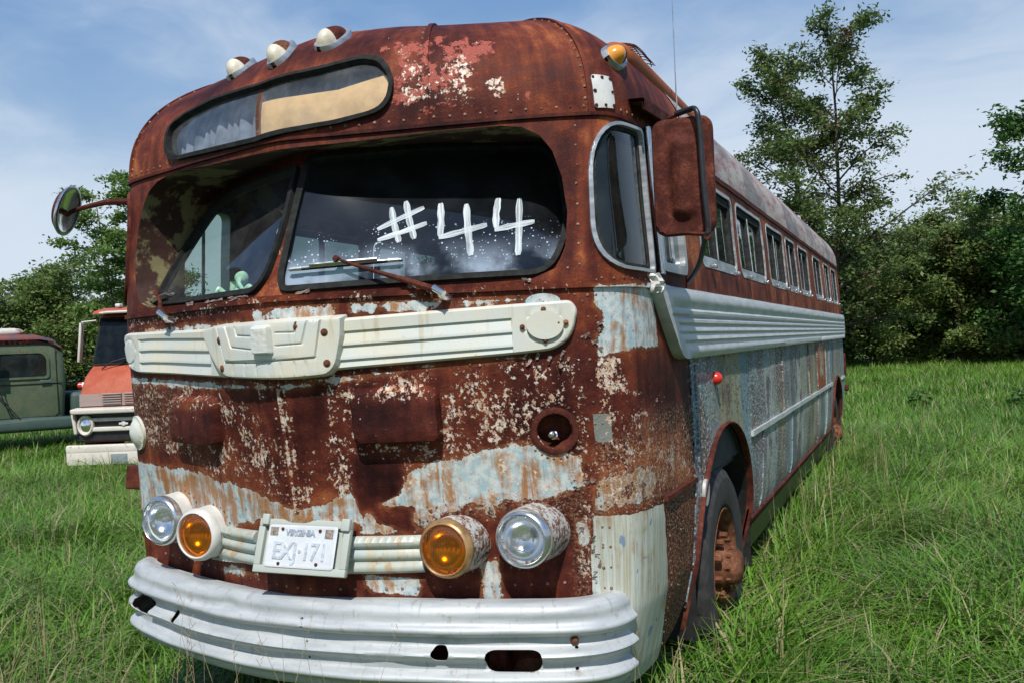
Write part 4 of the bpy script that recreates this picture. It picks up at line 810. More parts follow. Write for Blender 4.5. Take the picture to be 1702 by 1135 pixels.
# ------------------------------------------------------------------ head and fog lamps
def lamp(x, z, yl, r, can_len, kind, can_mat, rim_mat, label):
    c = np.array([x, yl, z]); e = tag(empty(kind, c), None); e.parent = bus; e['label'] = label
    def lo(mb, name, mat): 
        o = mb.build(name, mat, e); return o
    mb = MB(); mb.lathe([(-can_len-.05, r*1.30), (-can_len, r*1.24), (-can_len*.55, r*1.20), (-.028, r*1.16), (-.020, r*1.14), (-.02, r*.9)], (0, 0, 0), (0, -1, 0), 48); lo(mb, 'housing', can_mat)
    mb = MB(); mb.lathe([(-.034, r*1.15), (-.030, r*1.20), (-.018, r*1.215), (-.004, r*1.17), (.006, r*1.09), (.008, r*1.03), (.004, r*.985), (-.006, r*.975)], (0, 0, 0), (0, -1, 0), 56); lo(mb, 'rim', rim_mat)
    mb = MB(); mb.lathe([(-.004, r*1.0)]+[(.002+.012*math.cos(t), r*.985*math.sin(t)) for t in np.linspace(PI/2, 0, 8)], (0, 0, 0), (0, -1, 0), 48)
    lo(mb, 'lens', MT['amber'] if kind == 'fog_lamp' else MT['lens'])
    mb = MB(); mb.lathe([(-.006-.075*math.cos(t), r*.97*math.sin(t)) for t in np.linspace(PI/2, 0, 12)], (0, 0, 0), (0, -1, 0), 48); lo(mb, 'reflector', MT['refl'])
    if kind == 'headlight':
        mb = MB(); mb.lathe([(-.055, .012), (-.03, .014), (-.022, .010), (-.02, 0)], (0, 0, 0), (0, -1, 0), 12); mb.box((0, .02, 0), (.05, .004, .006)); lo(mb, 'bulb', MT['frame'])
    return e
lamp(.838, .995, -.276, .088, .16, 'headlight', MT['can'], MT['chrome'], 'clear headlight with a chromed rim and white rust bitten housing, beside the bare corner panel')
lamp(-.838, .995, -.276, .088, .16, 'headlight', MT['white'], MT['chrome'], 'clear headlight on the truck side of the nose')
lamp(.570, .963, -.352, .088, .13, 'fog_lamp', MT['can'], simple('brass toned rim', (.42, .25, .11), .4, .55, .35, 18), 'amber fog lamp with a tarnished brass rim')
lamp(-.570, .963, -.352, .088, .13, 'fog_lamp', MT['white'], MT['white'], 'amber fog lamp with a white painted rim')

# ------------------------------------------------------------------ licence plate in its bracket
def onb(x, y, z): return np.array([x, y, z])
pc_ = np.array([.030, -.448, .966]); tilt = .33
pe = empty('licence_plate', pc_); pe.parent = bus; pe.rotation_euler = (-tilt, 0, R(1.0)); pe['label'] = 'white embossed VIRGINIA plate EXJ 171 in a rusty bracket'
def frame2(mb, w, h, t, d): 
    mb.box((0, 0, h/2-t/2), (w, d, t), bev=.003); mb.box((0, 0, -h/2+t/2), (w, d, t), bev=.003)
    mb.box((-w/2+t/2, 0, 0), (t, d, h-2*t), bev=.002); mb.box((w/2-t/2, 0, 0), (t, d, h-2*t), bev=.002)
mb = MB(); frame2(mb, .405, .198, .028, .018); mb.box((0, .012, 0), (.40, .006, .19)); mb.box((-.17, -.012, .095), (.030, .02, .04), bev=.004); mb.box((.185, -.012, .085), (.035, .02, .045), bev=.004)
mb.build('plate_bracket', MT['trim2'], pe)
mb = MB(); mb.lathe([(-.002, .001), (-.002, .0)], (0, 0, 0), (0, -1, 0), 6)
def plate_mesh(w, h):
    P2, F2, lp = cdt(rrect(-w/2, w/2, -h/2, h/2, .014, 5), [], .006); d = sdist(P2, lp[0]); y = -.012-.0035*np.exp(-((d-.006)/.003)**2)
    return np.stack([P2[:, 0], y, P2[:, 1]], 1), F2
Vp, Fp = plate_mesh(.305, .155)
MT['plate'] = simple('bleached plate enamel', (.66, .68, .69), .35, .1, .06, 20, .1); MT['emb'] = simple('bleached plate lettering', (.48, .53, .58), .4, .1, .25, 60)
MT['emb2'] = simple('worn state lettering', (.34, .38, .43), .45, .1, .2, 60)
mk('plate', Vp, Fp[:, ::-1] if 0 else Fp, MT['plate'], pe, sharp=60)
def text(body_, size, loc, mat, name, parent, ex=.0016, sx=1.):
    cu = bpy.data.curves.new('t', 'FONT'); cu.body = body_; cu.size = size; cu.extrude = ex; cu.bevel_depth = .0012; cu.bevel_resolution = 1; cu.align_x = 'CENTER'; cu.align_y = 'CENTER'; cu.offset = .0006
    o = bpy.data.objects.new('t', cu); COL.objects.link(o); dg = bpy.context.evaluated_depsgraph_get(); me = bpy.data.meshes.new_from_object(o.evaluated_get(dg)); bpy.data.objects.remove(o)
    V = np.array([v.co[:] for v in me.vertices]); F = [list(p.vertices) for p in me.polygons]; bpy.data.meshes.remove(me)
    V = np.stack([V[:, 0]*sx, -V[:, 2], V[:, 1]], 1)+np.array(loc); return mk(name, V, F, mat, parent, sharp=40)
text('VIRGINIA', .031, (-.008, -.013, .049), MT['emb2'], 'state_name', pe, .001)
text('EXJ·171', .088, (0, -.0125, -.020), MT['emb'], 'registration', pe, .0018, .86)
mb = MB(); mb.box((-.125, -.013, .053), (.034, .003, .030)); mb.box((.118, -.013, .050), (.034, .003, .032)); mb.each('sticker', simple('faded plate sticker', (.24, .20, .16), .6, 0, .5, 90), pe, smooth=False)
mb = MB()
for x, z in ((-.088, .062), (.078, .060), (-.086, -.064), (.080, -.060)): mb.lathe([(0, .006), (.004, .006), (.006, .003), (.0062, 0)], (x, -.013, z), (0, -1, 0), 10)
mb.each('plate_bolt', MT['rust'], pe)

# ------------------------------------------------------------------ bumper
BX = [(-1.20, .17), (-1.21, .05), (-1.20, -.04), (-1.16, -.11), (-1.06, -.18), (-.9, -.25), (-.6, -.345), (-.3, -.41), (0, -.437), (.3, -.42), (.6, -.355), (.9, -.255), (1.02, -.195), (1.085, -.135), (1.12, -.065), (1.13, .0)]
def cr(P, n=14):
    P = np.asarray(P, float); Q = np.concatenate([[2*P[0]-P[1]], P, [2*P[-1]-P[-2]]]); out = []
    for i in range(1, len(Q)-2):
        for t in np.arange(n)/n: out.append(.5*((2*Q[i])+(-Q[i-1]+Q[i+1])*t+(2*Q[i-1]-5*Q[i]+4*Q[i+1]-Q[i+2])*t*t+(-Q[i-1]+3*Q[i]-3*Q[i+1]+Q[i+2])*t**3))
    out.append(P[-1]); return np.array(out)
BP = cr(BX); BD = np.concatenate([[0], np.cumsum(np.hypot(*np.diff(BP, axis=0).T))]); i0 = np.abs(BP[:, 0]).argmin(); BD -= BD[i0]
BPR = np.array([(-.085, .752), (-.045, .758), (-.02, .756), (.0, .746), (.012, .726), (.011, .702), (.016, .688), (.031, .677), (.036, .668), (.031, .658), (.012, .644), (0, .640), (-.002, .612), (.012, .602), (.031, .591), (.036, .582), (.031, .573), (.012, .559), (0, .555), (-.002, .527), (.012, .517), (.031, .506), (.036, .497), (.031, .488), (.012, .474), (0, .470), (-.006, .448), (-.03, .428), (-.08, .418)])
BW = np.concatenate([[0], np.cumsum(np.hypot(*np.diff(BPR, axis=0).T))])
def bfn(s_, w, off=0.):
    w = -w; x = np.interp(s_, BD, BP[:, 0]); y = np.interp(s_, BD, BP[:, 1]); e = .01
    tx = np.interp(s_+e, BD, BP[:, 0])-np.interp(s_-e, BD, BP[:, 0]); ty = np.interp(s_+e, BD, BP[:, 1])-np.interp(s_-e, BD, BP[:, 1]); l = np.hypot(tx, ty)+1e-12
    o = np.interp(w, BW, BPR[:, 0]); z = np.interp(w, BW, BPR[:, 1]); o2 = o+off+.003*np.sin(s_*7+1)*np.sin(w*20)
    end = np.clip((np.abs(s_-.04)-1.33)/.10, 0, 1)  # the ends roll inwards
    z = z-.010*np.sin(np.clip((s_+1.4)/2.8, 0, 1)*PI)*0+.004*np.sin(s_*4)
    return np.stack([x+ty/l*o2, y-tx/l*o2, z+.014-.012*(s_ < -.9)*(np.abs(s_)-.9)], -1)
def wz(z, lo=3): # profile arclength of a height on the outer face
    return -float(np.interp(-z, -BPR[lo:26, 1], BW[lo:26]))
def bh(s_, z, a, b, n=18, k=1): 
    E = ell(s_, wz(z), a, b, n); E = E*1.; return E
smin, smax = BD[0], BD[-1]
slot = rrect(.715, .915, wz(.522), wz(.602), .045, 7)
h1 = roundpoly([(-1.165, wz(.60)), (-1.06, wz(.645)), (-.93, wz(.625)), (-.955, wz(.545)), (-1.10, wz(.560))], .02, 4)
bhole = [slot, h1, roundpoly([(-.765, wz(.612)), (-.73, wz(.628)), (-.715, wz(.585)), (-.738, wz(.575))], .01, 3), roundpoly([(.522, wz(.588)), (.54, wz(.612)), (.575, wz(.612)), (.592, wz(.588)), (.575, wz(.562)), (.54, wz(.562))], .01, 3),
         bh(1.035, .604, .007, .007, 10), bh(1.035, .528, .007, .007, 10), bh(.02, .690, .005, .006, 8), bh(.028, .664, .006, .006, 8), bh(.03, .604, .005, .006, 8), bh(.035, .545, .005, .005, 8)]
bwo = [(smin, -BW[-1]), (smax, -BW[-1]), (smax, 0), (smin, 0)]
bo = patch('bumper', roundpoly(bwo, .05, 5), bhole, .0085, MT['bumper'], bus, off=lambda P: .0035*np.sin(P[:, 0]*9+np.sin(P[:, 1]*30))*np.sin(P[:, 1]*26+P[:, 0]*4)-.012*np.exp(-((P[:, 0]+.38)/.05)**2-((P[:, 1]+.13)/.05)**2)-.010*np.exp(-((P[:, 0]-.36)/.07)**2-((P[:, 1]+.3)/.04)**2), fn=bfn, back=-.006, xs=2.4, bstep=.012, sharp=50, masks=[(0, .75, .012, h_) for h_ in bhole]+[(0, .42, .02, [(smin, wz(zz)-.012), (smax, wz(zz)-.012), (smax, wz(zz)+.004), (smin, wz(zz)+.004)]) for zz in (.556, .471)]+[(0, .45, .03, [(smin, -BW[-1]), (smax, -BW[-1]), (smax, -BW[-1]+.05), (smin, -BW[-1]+.05)])], label='ribbed wrap-round bumper in silver paint with rust bitten holes')
mb = MB(); p_ = bfn(np.array([1.03]), np.array([wz(.628)]), .0)[0]; mb.lathe([(0, .014), (.006, .015), (.014, .011), (.018, .004), (.0182, 0)], p_, (.35, -.9, 0), 16); mb.each('bolt', MT['rusthub'], bo)
mb = MB()
for x in (-.75, .70): mb.box((x, -.10, .56), (.07, .26, .12), bev=.01)
mb.box((.0, -.14, .56), (1.7, .06, .10), bev=.01); mb.build('bumper_iron', MT['rust'], bo)
mb = MB(); mb.lathe([(-.03, .09), (0, .09), (.004, .06), (.004, 0)], (.83, -.18, .48), (0, -1, .2), 24); mb.build('tow_plate', MT['rusthub'], bo)

# ------------------------------------------------------------------ wipers
def wiper(a, b, joint, piv, lab, kz):
    e = empty('wiper', piv); e.parent = bus; e['label'] = lab; piv = np.asarray(piv)
    A, B, J = [ws(np.array([q[0]]), np.array([q[1]]), .022)[0]-piv for q in (a, b, joint)]
    d = (B-A)/np.linalg.norm(B-A); mb = MB(); n_ = 9; t = np.linspace(0, 1, n_)
    mb.tube([A+(B-A)*k+np.array([0, -.004, .004])*math.sin(k*PI) for k in t], .0045, 6); mb.tube([A+(B-A)*k+np.array([0, -.010, .010]) for k in (.2, .5, .8)], .006, 6)
    mb.tube([A+(B-A)*k for k in (.02, .12)], .0075, 6); mb.tube([A+(B-A)*k for k in (.88, .98)], .0075, 6); mb.build('wiper_blade', MT['chrome'], e)
    mb = MB(); mb.tube([A+(B-A)*k+np.array([0, .010, -.003]) for k in (0, .5, 1)], .004, 5); mb.build('rubber_strip', MT['rubber'], e)
    mb = MB(); H = np.array([-.0, -.055, .02]); mb.tube([J+np.array([0, -.012, .004]), J*.6+H*.5, J*.25+H, H], [.006, .0075, .011, .014], 8); mb.lathe([(-.012, .012), (.012, .012), (.014, 0)], J+np.array([0, -.012, .004]), (0, -1, .3), 10); mb.build('wiper_arm', MT['rust'], e)
    mb = MB(); mb.tube([(0, .02, 0), (0, -.04, .006), H*1.15], [.016, .015, .012], 10); mb.tube([H*1.1+np.array([-.020, 0, .012]), H*1.1+np.array([.022, -.008, -.012])], [.014, .012], 10); mb.build('pivot_cap', MT['chrome'], e)
pR = skin(np.array([.648]), np.array([1.852]), .0)[0]; pL = skin(np.array([-.735]), np.array([1.838]), 0)[0]
wiper((.045, 1.975), (.421, 1.993), (.211, 2.0), pR, 'wiper laid across the windscreen below #44 with a rusty arm', 1)
wiper((-1.02, 1.915), (-.776, 1.948), (-.93, 1.955), pL, 'short wiper at the corner of the narrow windscreen pane', 1)

# ------------------------------------------------------------------ mirrors, visor, antenna, marker lamps, air duct
e = empty('wing_mirror', (1.372, .12, 2.265)); e.parent = bus; e['label'] = 'tall rectangular rusted mirror back on a bent bar beside the driver window'
pl = rrect(-.112, .112, -.215, .215, .05, 8); P2, F2, lp = cdt(pl, [], .012)
rib = rrect(-.048, .052, -.16, .15, .05, 8); y_ = -.012*np.clip(sdist(P2, pl)/.012, 0, 1)**.5-.004*np.exp(-((sdist(P2, pl)-.008)/.006)**2)-.030*np.sin(np.clip(sdist(P2, rib)/.038, 0, 1)*PI/2)
V = np.stack([P2[:, 0]+.0, y_, P2[:, 1]], 1); bk = np.stack([lp[0][:, 0], 0*lp[0][:, 0]+.022, lp[0][:, 1]], 1); idx = [int(((P2-p)**2).sum(1).argmin()) for p in lp[0]]; n_ = len(V); k = len(bk)
F = F2.tolist()+[(n_+i, n_+(i+1) % k, idx[(i+1) % k], idx[i])[::-1] for i in range(k)]
mk('mirror_back', np.concatenate([V, bk]), F, MT['rust'], e, sharp=50); mb = MB(); mb.add(bk-np.array([0, .003, 0]), [tuple(range(k))]); mb.build('mirror_glass', MT['refl'], e, smooth=False)
mb = MB(); mb.tube(cr([(-.02, .01, .235), (.03, -.01, .238), (.066, -.045, .225), (.078, -.05, .16), (.084, -.05, -.05), (.092, -.045, -.20), (.075, -.02, -.235), (-.0, .20, -.31), (-.10, .45, -.36)], 6), .0100, 10); mb.build('mirror_bar', MT['black'], e)
mb = MB(); mb.tube([(-.05, .02, .225), (.04, -.0, .238)], .007, 6); mb.tube([(-.02, .0, -.205), (.095, -.03, -.225)], .009, 6); mb.lathe([(-.01, .012), (.01, .012), (.01, 0)], (.088, -.04, -.232), (0, -1, 0), 8); mb.build('bracket', MT['rust'], e)
rm = np.array([-1.49, -.12, 2.395]); e = empty('wing_mirror', rm); e.parent = bus; e['label'] = 'round chrome rimmed mirror on a rusty arm on the truck side'
ax = np.array([.86, .44, -.30]); ax /= np.linalg.norm(ax); ax2 = np.array([-.90, -.36, .34]); ax2 /= np.linalg.norm(ax2)
mb = MB(); mb.lathe([(-.012, .108), (-.004, .118), (.006, .120), (.010, .112), (.008, .102)], (0, 0, 0), ax, 44); mb.build('mirror_rim', MT['chrome'], e)
mb = MB(); mb.lathe([(.006, .106), (.0, .09), (-.008, .05), (-.010, 0)], (0, 0, 0), ax, 40); mb.build('mirror_glass', MT['refl'], e)
mb = MB(); mb.lathe([(-.010, .112), (-.030, .09), (-.045, .04), (-.05, 0)], (0, 0, 0), ax, 32); mb.build('mirror_back', MT['rust'], e)
at_ = skin(np.array([-1.33]), np.array([2.43]), 0)[0]-rm
mb = MB(); mb.tube([at_, at_*.55+np.array([0, 0, .015]), at_*.12+np.array([0, 0, -.0]), (-.05, .02, -.02)], [.016, .014, .010, .012], 8); mb.tube([(-.05, .03, -.03), (-.10, .03, -.035)], .014, 8); mb.box(at_, (.05, .04, .09), bev=.008); mb.build('mirror_arm', MT['rust'], e)
# drip visor over the driver's window
P = [[skin(np.array([s_]), np.array([2.555+.0*s_]), 0)[0]+np.array([o_, -.2*o_, z_]) for o_, z_ in ((0, .030), (.060, .024), (.066, .020), (.064, -.020), (.058, -.020), (.055, .012), (.0, .016))] for s_ in np.linspace(1.46, 2.20, 10)]
mb = MB(); mb.grid(P); mb.build('drip_visor', MT['rust'], bus, smooth=False)
mb = MB(); mb.tube([(1.168, .95, 2.50), (1.165, .95, 2.66), (1.166, .95, 3.9)], [.006, .0035, .0014], 6); mb.lathe([(0, .02), (.02, .015), (.03, .006)], (1.168, .95, 2.50), (.3, 0, 1), 12); mb.build('antenna', MT['chrome'], bus)
def marker(s_, z, lensmat, lab, yaw_=0.):
    v = z2v([(s_, z)])[0]; p = cskin(np.array([v[0]]), np.array([v[1]]), 0)[0]; e = empty('marker_lamp', p); e.parent = bus; e['label'] = lab
    n_ = vnorm(np.array([v[0]]), np.array([v[1]]))[0]; fw = np.array([math.sin(yaw_), -math.cos(yaw_), 0.]); fw -= n_*(fw@n_); fw /= np.linalg.norm(fw); sd_ = np.cross(fw, n_)
    if n_[2] < 0: n_ = -n_
    def shell(x0, x1, k, inner=0.):
        rows = []
        for t in np.linspace(x0, x1, 12):    # t along the teardrop, + to the front
            w = .040*math.sqrt(max(0, 1-abs((t-.01)/(.062 if t > .01 else .115))**2.2))*k; h = .060*math.sqrt(max(0, 1-abs((t-.022)/(.048 if t > .022 else .13))**2.0))*k
            rows.append([fw*t+sd_*w*math.cos(a_)+n_*h*math.sin(a_) for a_ in np.linspace(0, PI, 13)])
        return rows
    mb = MB(); mb.grid(shell(-.105, .016, 1.)); mb.build('lamp_body', MT['rusthub' if lensmat != 'marker' else 'rust'], e)
    mb = MB(); mb.grid(shell(.012, .0715, 1.03)); mb.build('lens', MT['amberm'] if lensmat == 'amberm' else MT['marker'], e)
    mb = MB(); rows = []
    for t in np.linspace(-.125, .082, 16):
        w = .052*math.sqrt(max(0, 1-abs((t+.0)/(.083 if t > 0 else .127))**2.2)); rows.append([fw*t+sd_*w*a_+n_*(h_) for a_, h_ in ((-1.05, -.03), (-1, .010), (-.9, .016), (.9, .016), (1, .010), (1.05, -.03))])
    mb.grid(rows); mb.build('gasket', MT['frame'], e)
marker(-.487, 2.872, 'marker', 'bleached marker lamp at the low end of the row on the cap'); marker(-.09, 2.842, 'amberm2', 'middle marker lamp of the three together'); marker(.135, 2.880, 'marker', 'marker lamp nearest the crown of the cap'); marker(1.405, 2.742, 'amberm', 'lone amber and white marker lamp by the air duct', .5)
# square repair plate on the cap corner
rp = z2v([(1.205, 2.518), (1.325, 2.522), (1.318, 2.64), (1.20, 2.643)]); mb = MB()
rpo = patch('repair_plate', roundpoly(rp, .015, 4), [], .02, MT['white'], bus, off=.008, fn=cskin, label='small square white plate screwed to the cap')
rivrow(mb, [tuple(rp.mean(0)+(np.array(q)-rp.mean(0))*.84) for a_, b_ in zip(rp, np.roll(rp, -1, 0)) for q in (a_, (a_+b_)/2)], .0075, fn=lambda a, b, o=0.: cskin(a, b, .010)); mb.each('bolt', MT['rust'], rpo)
# rounded air duct along the shoulder of the roof and its wire cage
mb = MB(); rows = []
for t in np.linspace(0, 1, 26):
    y = .36+t*1.45; k = math.sqrt(max(0, 1-max(0, (.16-t*1.4)/.16)**2)); k = max(k, .02); cx_ = 1.03-.02*t; cz = 2.852
    rows.append([(cx_+.078*k*math.cos(a_), y, cz+.068*k*math.sin(a_)) for a_ in np.linspace(-2.2, 2.4, 18)])
mb.grid(rows, flip=True); mb.build('air_duct', MT['body'], bus, uv=None)
mb = MB(); cx_, cy_, cz_ = .97, .62, 2.885
for k in range(9):
    a_ = k/8*.26-.13; mb.tube([(cx_+a_, cy_+t, cz_+.06*math.sqrt(max(0, 1-(t/.16)**2))*math.sqrt(1-(a_/.15)**2)) for t in np.linspace(-.16, .16, 12)], .0022, 4)
for k in range(13):
    t = k/12*.30-.15; mb.tube([(cx_+a_, cy_+t, cz_+.06*math.sqrt(max(0, 1-(t/.16)**2))*math.sqrt(max(0, 1-(a_/.15)**2))) for a_ in np.linspace(-.15, .15, 10)], .0022, 4)
mb.build('wire_cage', MT['rust'], bus)
mb = MB(); p_ = skin(np.array([2.542]), np.array([1.477]), 0)[0]; mb.lathe([(0, .03), (.01, .032), (.03, .028), (.042, .016), (.045, 0)], p_, (1, 0, 0), 20); mb.build('side_lamp', MT['red'], bus, label='small red lamp on the flank above the wheel')
patch('filler_cap', ell(2.22, .98, .045, .06, 20), [], .02, MT['sidetrim'], bus, off=.02)
for sg in (1, -1):   # crumpled clip at the head of the waist trim
    if sg > 0:
        p_ = skin(np.array([1.495]), np.array([1.885]), .016)[0]; r3 = np.random.default_rng(2); Gc = [[p_+np.array([.9*(u-.5)*.05+.02*math.sin(v*3), .4*(u-.5)*.06, .075*(.5-v)])+np.array([.006, -.012, 0])*r3.normal(0, .9)+np.array([.012, -.010, 0])*math.sin(u*PI) for u in np.linspace(0, 1, 6)] for v in np.linspace(0, 1, 8)]
        mb = MB(); mb.grid(Gc); mb.build('trim_clip', MT['white'], bus)

mb = MB(); p_ = skin(np.array([-1.33]), np.array([1.13]), .0)[0]; mb.box(p_+np.array([-.03, 0, 0]), (.09, .05, .11), rot=(0, .1, .3), bev=.01); mb.build('side_bracket', MT['rust'], bus)
# ------------------------------------------------------------------ rivets
mb = MB()
for a, b, sp in (((-1.3, 2.4+.0), (-1.3, 1.95), .05), ((1.145, 1.84), (1.13, .55), .075), ((1.175, 1.84), (1.16, .55), .075), ((1.12, 2.46), (1.12, 1.95), .07), ((-.03, 1.55), (-.03, 1.12), .035), ((.02, 1.50), (.02, 1.12), .06),
                 ((-1.05, .80), (1.1, .80), .06), ((1.2, 1.90), (1.56, 1.90), .05), ((-1.1, 1.845), (1.1, 1.845), .10), ((2.06, 1.95), (4.6, 1.95), .028), ((4.6, 1.95), (9, 1.95), .06), ((1.62, 1.0), (1.72, .45), .05), ((1.13, 1.055), (1.56, 1.055), .06), ((2.02, 1.55), (2.03, 1.12), .06), ((3.395, 2.4), (3.395, 1.98), .05), ((4.5, 2.4), (4.5, 1.98), .06), ((5.52, 2.4), (5.52, 1.98), .06), ((7.4, 2.4), (7.4, 1.98), .08), ((7.5, 2.4), (7.5, 1.98), .08)):
    rivrow(mb, row(a, b, sp), .0062)
for cx_, cz_, rr in ((.838, .985, .125), (-.838, .985, .125), (.57, .955, .118), (-.57, .955, .118), (.992, 1.362, .10)):
    rivrow(mb, [(cx_+(rr+random.uniform(-.006, .006))*math.cos(a_)*(1.12 if cz_ < 1.2 else 1), cz_+rr*math.sin(a_)) for a_ in np.arange(26)*2*PI/26], .0058)
for a, b, sp in (((-1.5, 2.53), (1.6, 2.53), .055), ((.555, 2.56), (.55, 3.05), .05), ((1.165, 2.56), (1.165, 3.1), .045), ((-1.165, 2.56), (-1.165, 3.0), .05), ((1.21, 2.56), (1.21, 2.62), .03), ((1.62, 2.53), (2.3, 2.53), .05)):
    rivrow(mb, row(a, b, sp), .0068, fn=cskin)
rivrow(mb, row((2.3, 2.515), (7.5, 2.515), .024), .0055, fn=cskin)
mb.build('rivets', simple('chipped rivet heads', (.22, .13, .09), .6, 0, .8, 60, spec=.25), bus, sharp=None)
# curled paint chips standing off the nose
mb = MB(); r2 = random.Random(5)
for k in range(170):
    s_, z_ = r2.choice([(r2.uniform(.95, 1.6), r2.uniform(1.06, 1.45)), (r2.uniform(.45, 1.1), r2.uniform(1.03, 1.12)), (r2.uniform(1.03, 1.16), r2.uniform(.75, 1.2)), (r2.uniform(.3, 1.1), r2.uniform(1.60, 1.62)), (r2.uniform(1.6, 2.05), r2.uniform(.6, 1.5)), (r2.uniform(1.05, 1.2), r2.uniform(1.55, 2.1))])
    p = skin(np.array([s_]), np.array([z_]), .001)[0]; n_ = snorm(np.array([s_]), np.array([z_]))[0]; u = np.cross(n_, [0, 0, 1.]); w = np.cross(n_, u); a_ = r2.uniform(0, 6.28); d = u*math.cos(a_)+w*math.sin(a_); e2 = np.cross(n_, d); L = r2.uniform(.003, .010)
    mb.add([p-e2*L*.5, p+e2*L*.5, p+d*L*.6+e2*L*.4+n_*L*.35, p+d*L*.5-e2*L*.45+n_*L*.25, p+d*L+n_*L*.9], [(0, 1, 2, 3), (3, 2, 4)])
def curl(s0, z0, L, w, a_, lift, seed):
    rr = np.random.default_rng(seed); p = skin(np.array([s0]), np.array([z0]), .002)[0]; n_ = snorm(np.array([s0]), np.array([z0]))[0]; u = np.cross(n_, [0, 0, 1.]); u /= np.linalg.norm(u); w_ = np.cross(u, n_); d = u*math.cos(a_)+w_*math.sin(a_); e2 = np.cross(n_, d)
    mb.grid([[p+d*L*t_+e2*w*(v_-.5)*(1-.5*t_+.3*rr.uniform(-1, 1))+n_*(lift*t_*t_+.004*rr.uniform(0, 1)) for v_ in np.linspace(0, 1, 4)] for t_ in np.linspace(0, 1, 6)])
for k in range(46):
    s_, z_, a_ = r2.choice([(r2.uniform(-.62, -.05), 1.897, 0), (r2.uniform(.03, .98), 1.900, 0), (r2.uniform(.9, 1.10), r2.uniform(1.60, 1.66), -1.2), (r2.uniform(1.12, 1.2), r2.uniform(1.55, 1.8), 2.5), (r2.uniform(.45, .75), r2.uniform(1.02, 1.09), 1.4), (r2.uniform(1.04, 1.12), r2.uniform(.8, 1.2), r2.uniform(0, 3))])
    curl(s_, z_, r2.uniform(.02, .055) if z_ > 1.88 else r2.uniform(.012, .03), r2.uniform(.006, .018), a_+r2.uniform(-.25, .25), r2.uniform(.004, .016), k)
mb.build('paint_chips', simple('curled paint chips', (.24, .17, .14), .5, 0, .5, 40), bus, smooth=False)['kind'] = 'stuff'

# ------------------------------------------------------------------ wheels
def wheel(x, y, z, sg, rad=.50, dual=False):
    e = empty('wheel', (x, y, z)); e.parent = bus; ax = (sg, 0, 0); w = .14
    mb = MB(); prof = [(-.13, .30), (-.135, .36), (-.13, .44), (-.105, rad-.012), (-.09, rad), (.09, rad), (.105, rad-.012), (.132, .44), (.137, .36), (.125, .31), (.10, .285), (-.13, .285)]
    n = 96; mb.lathe(prof, (0, 0, 0), ax, n); V = mb.V[0].reshape(len(prof), n, 3)
    for j in range(n):
        if j % 4 < 1: 
            for i in (3, 4, 5, 6): V[i, j] *= np.array([1, .978, .978])
    mb.build('tyre', MT['tyre'], e, sharp=25)
    mb = MB(); mb.lathe([(.118, .292), (.125, .286), (.11, .272), (.06, .262), (.02, .25), (.012, .235)], (0, 0, 0), ax, 48); rim = [(.012, .236), (.045, .215), (.075, .185), (.080, .150), (.074, .12), (.074, .0)]; mb.lathe(rim, (0, 0, 0), ax, 48)
    mb.build('rim', MT['rusthub'], e)
    mb = MB(); mb.lathe([(.07, .115), (.12, .110), (.14, .095), (.185, .085), (.20, .07), (.205, .035), (.205, 0)], (0, 0, 0), ax, 28); mb.build('hub', MT['rusthub'], e)
    mb = MB()
    for k in range(10):
        a_ = k*PI/5+.2; c_ = (sg*.085, .152*math.cos(a_), .152*math.sin(a_)); mb.lathe([(-.01, .026), (.012, .024), (.014, .018), (.045, .017), (.05, .010), (.052, 0)], c_, ax, 6)
        c_ = (sg*.14, .095*math.cos(a_+.3), .095*math.sin(a_+.3)); mb.lathe([(0, .010), (.02, .009), (.021, 0)], c_, ax, 6)
    mb.each('wheel_nut', MT['rusthub'], e)
    mb = MB()
    for k in range(5):
        a_ = k*2*PI/5; c_ = np.array((sg*.052, .212*math.cos(a_), .212*math.sin(a_))); mb.lathe([(.0, .024), (.006, .022), (.006, 0)], c_, (sg, 0, 0), 12)
    mb.each('rim_hole', MT['black'], e)
wheel(1.075, 1.44, .52, 1); wheel(-1.075, 1.44, .52, -1); wheel(1.06, 8.2, .50, 1); wheel(-1.06, 8.2, .50, -1)

# ------------------------------------------------------------------ cabin
def part(name, mat, f, label=None, smooth=True, parent=None):
    mb = MB(); f(mb); return mb.build(name, mat, parent or bus, smooth=smooth, label=label)
part('cabin_floor', MT['dark'], lambda m_: (m_.box((0, 4.85, 1.0), (2.3, 9.3, .04)), m_.box((0, 9.5, 1.5), (2.3, .04, 1.0)), m_.box((0, .10, 1.3), (1.9, .04, .9))), smooth=False)
def lin(m_):
    for sg in (1, -1): m_.box((sg*1.17, 5.2, 1.45), (.02, 8.6, .86))
    ys = np.linspace(.55, 9.3, 4); m_.grid([[(1.14*math.cos(a_), y, 2.50+.46*math.sin(a_)) for a_ in np.linspace(0, PI, 18)] for y in ys])
part('lining', MT['dark'], lin)
dz = part('dashboard', MT['bare'], lambda m_: m_.grid([[(x, max(-.50, -.5+.41*abs(x)) + .06 + t*(.42-.2*abs(x)), 1.885-.03*t) for t in (0, .3, .6, 1)] for x in np.linspace(-.95, .95, 24)]))
part('instrument_panel', MT['black'], lambda m_: (m_.box((.50, .22, 1.80), (.6, .10, .22), bev=.03), m_.box((-.3, .25, 1.70), (.9, .05, .35), bev=.02)))
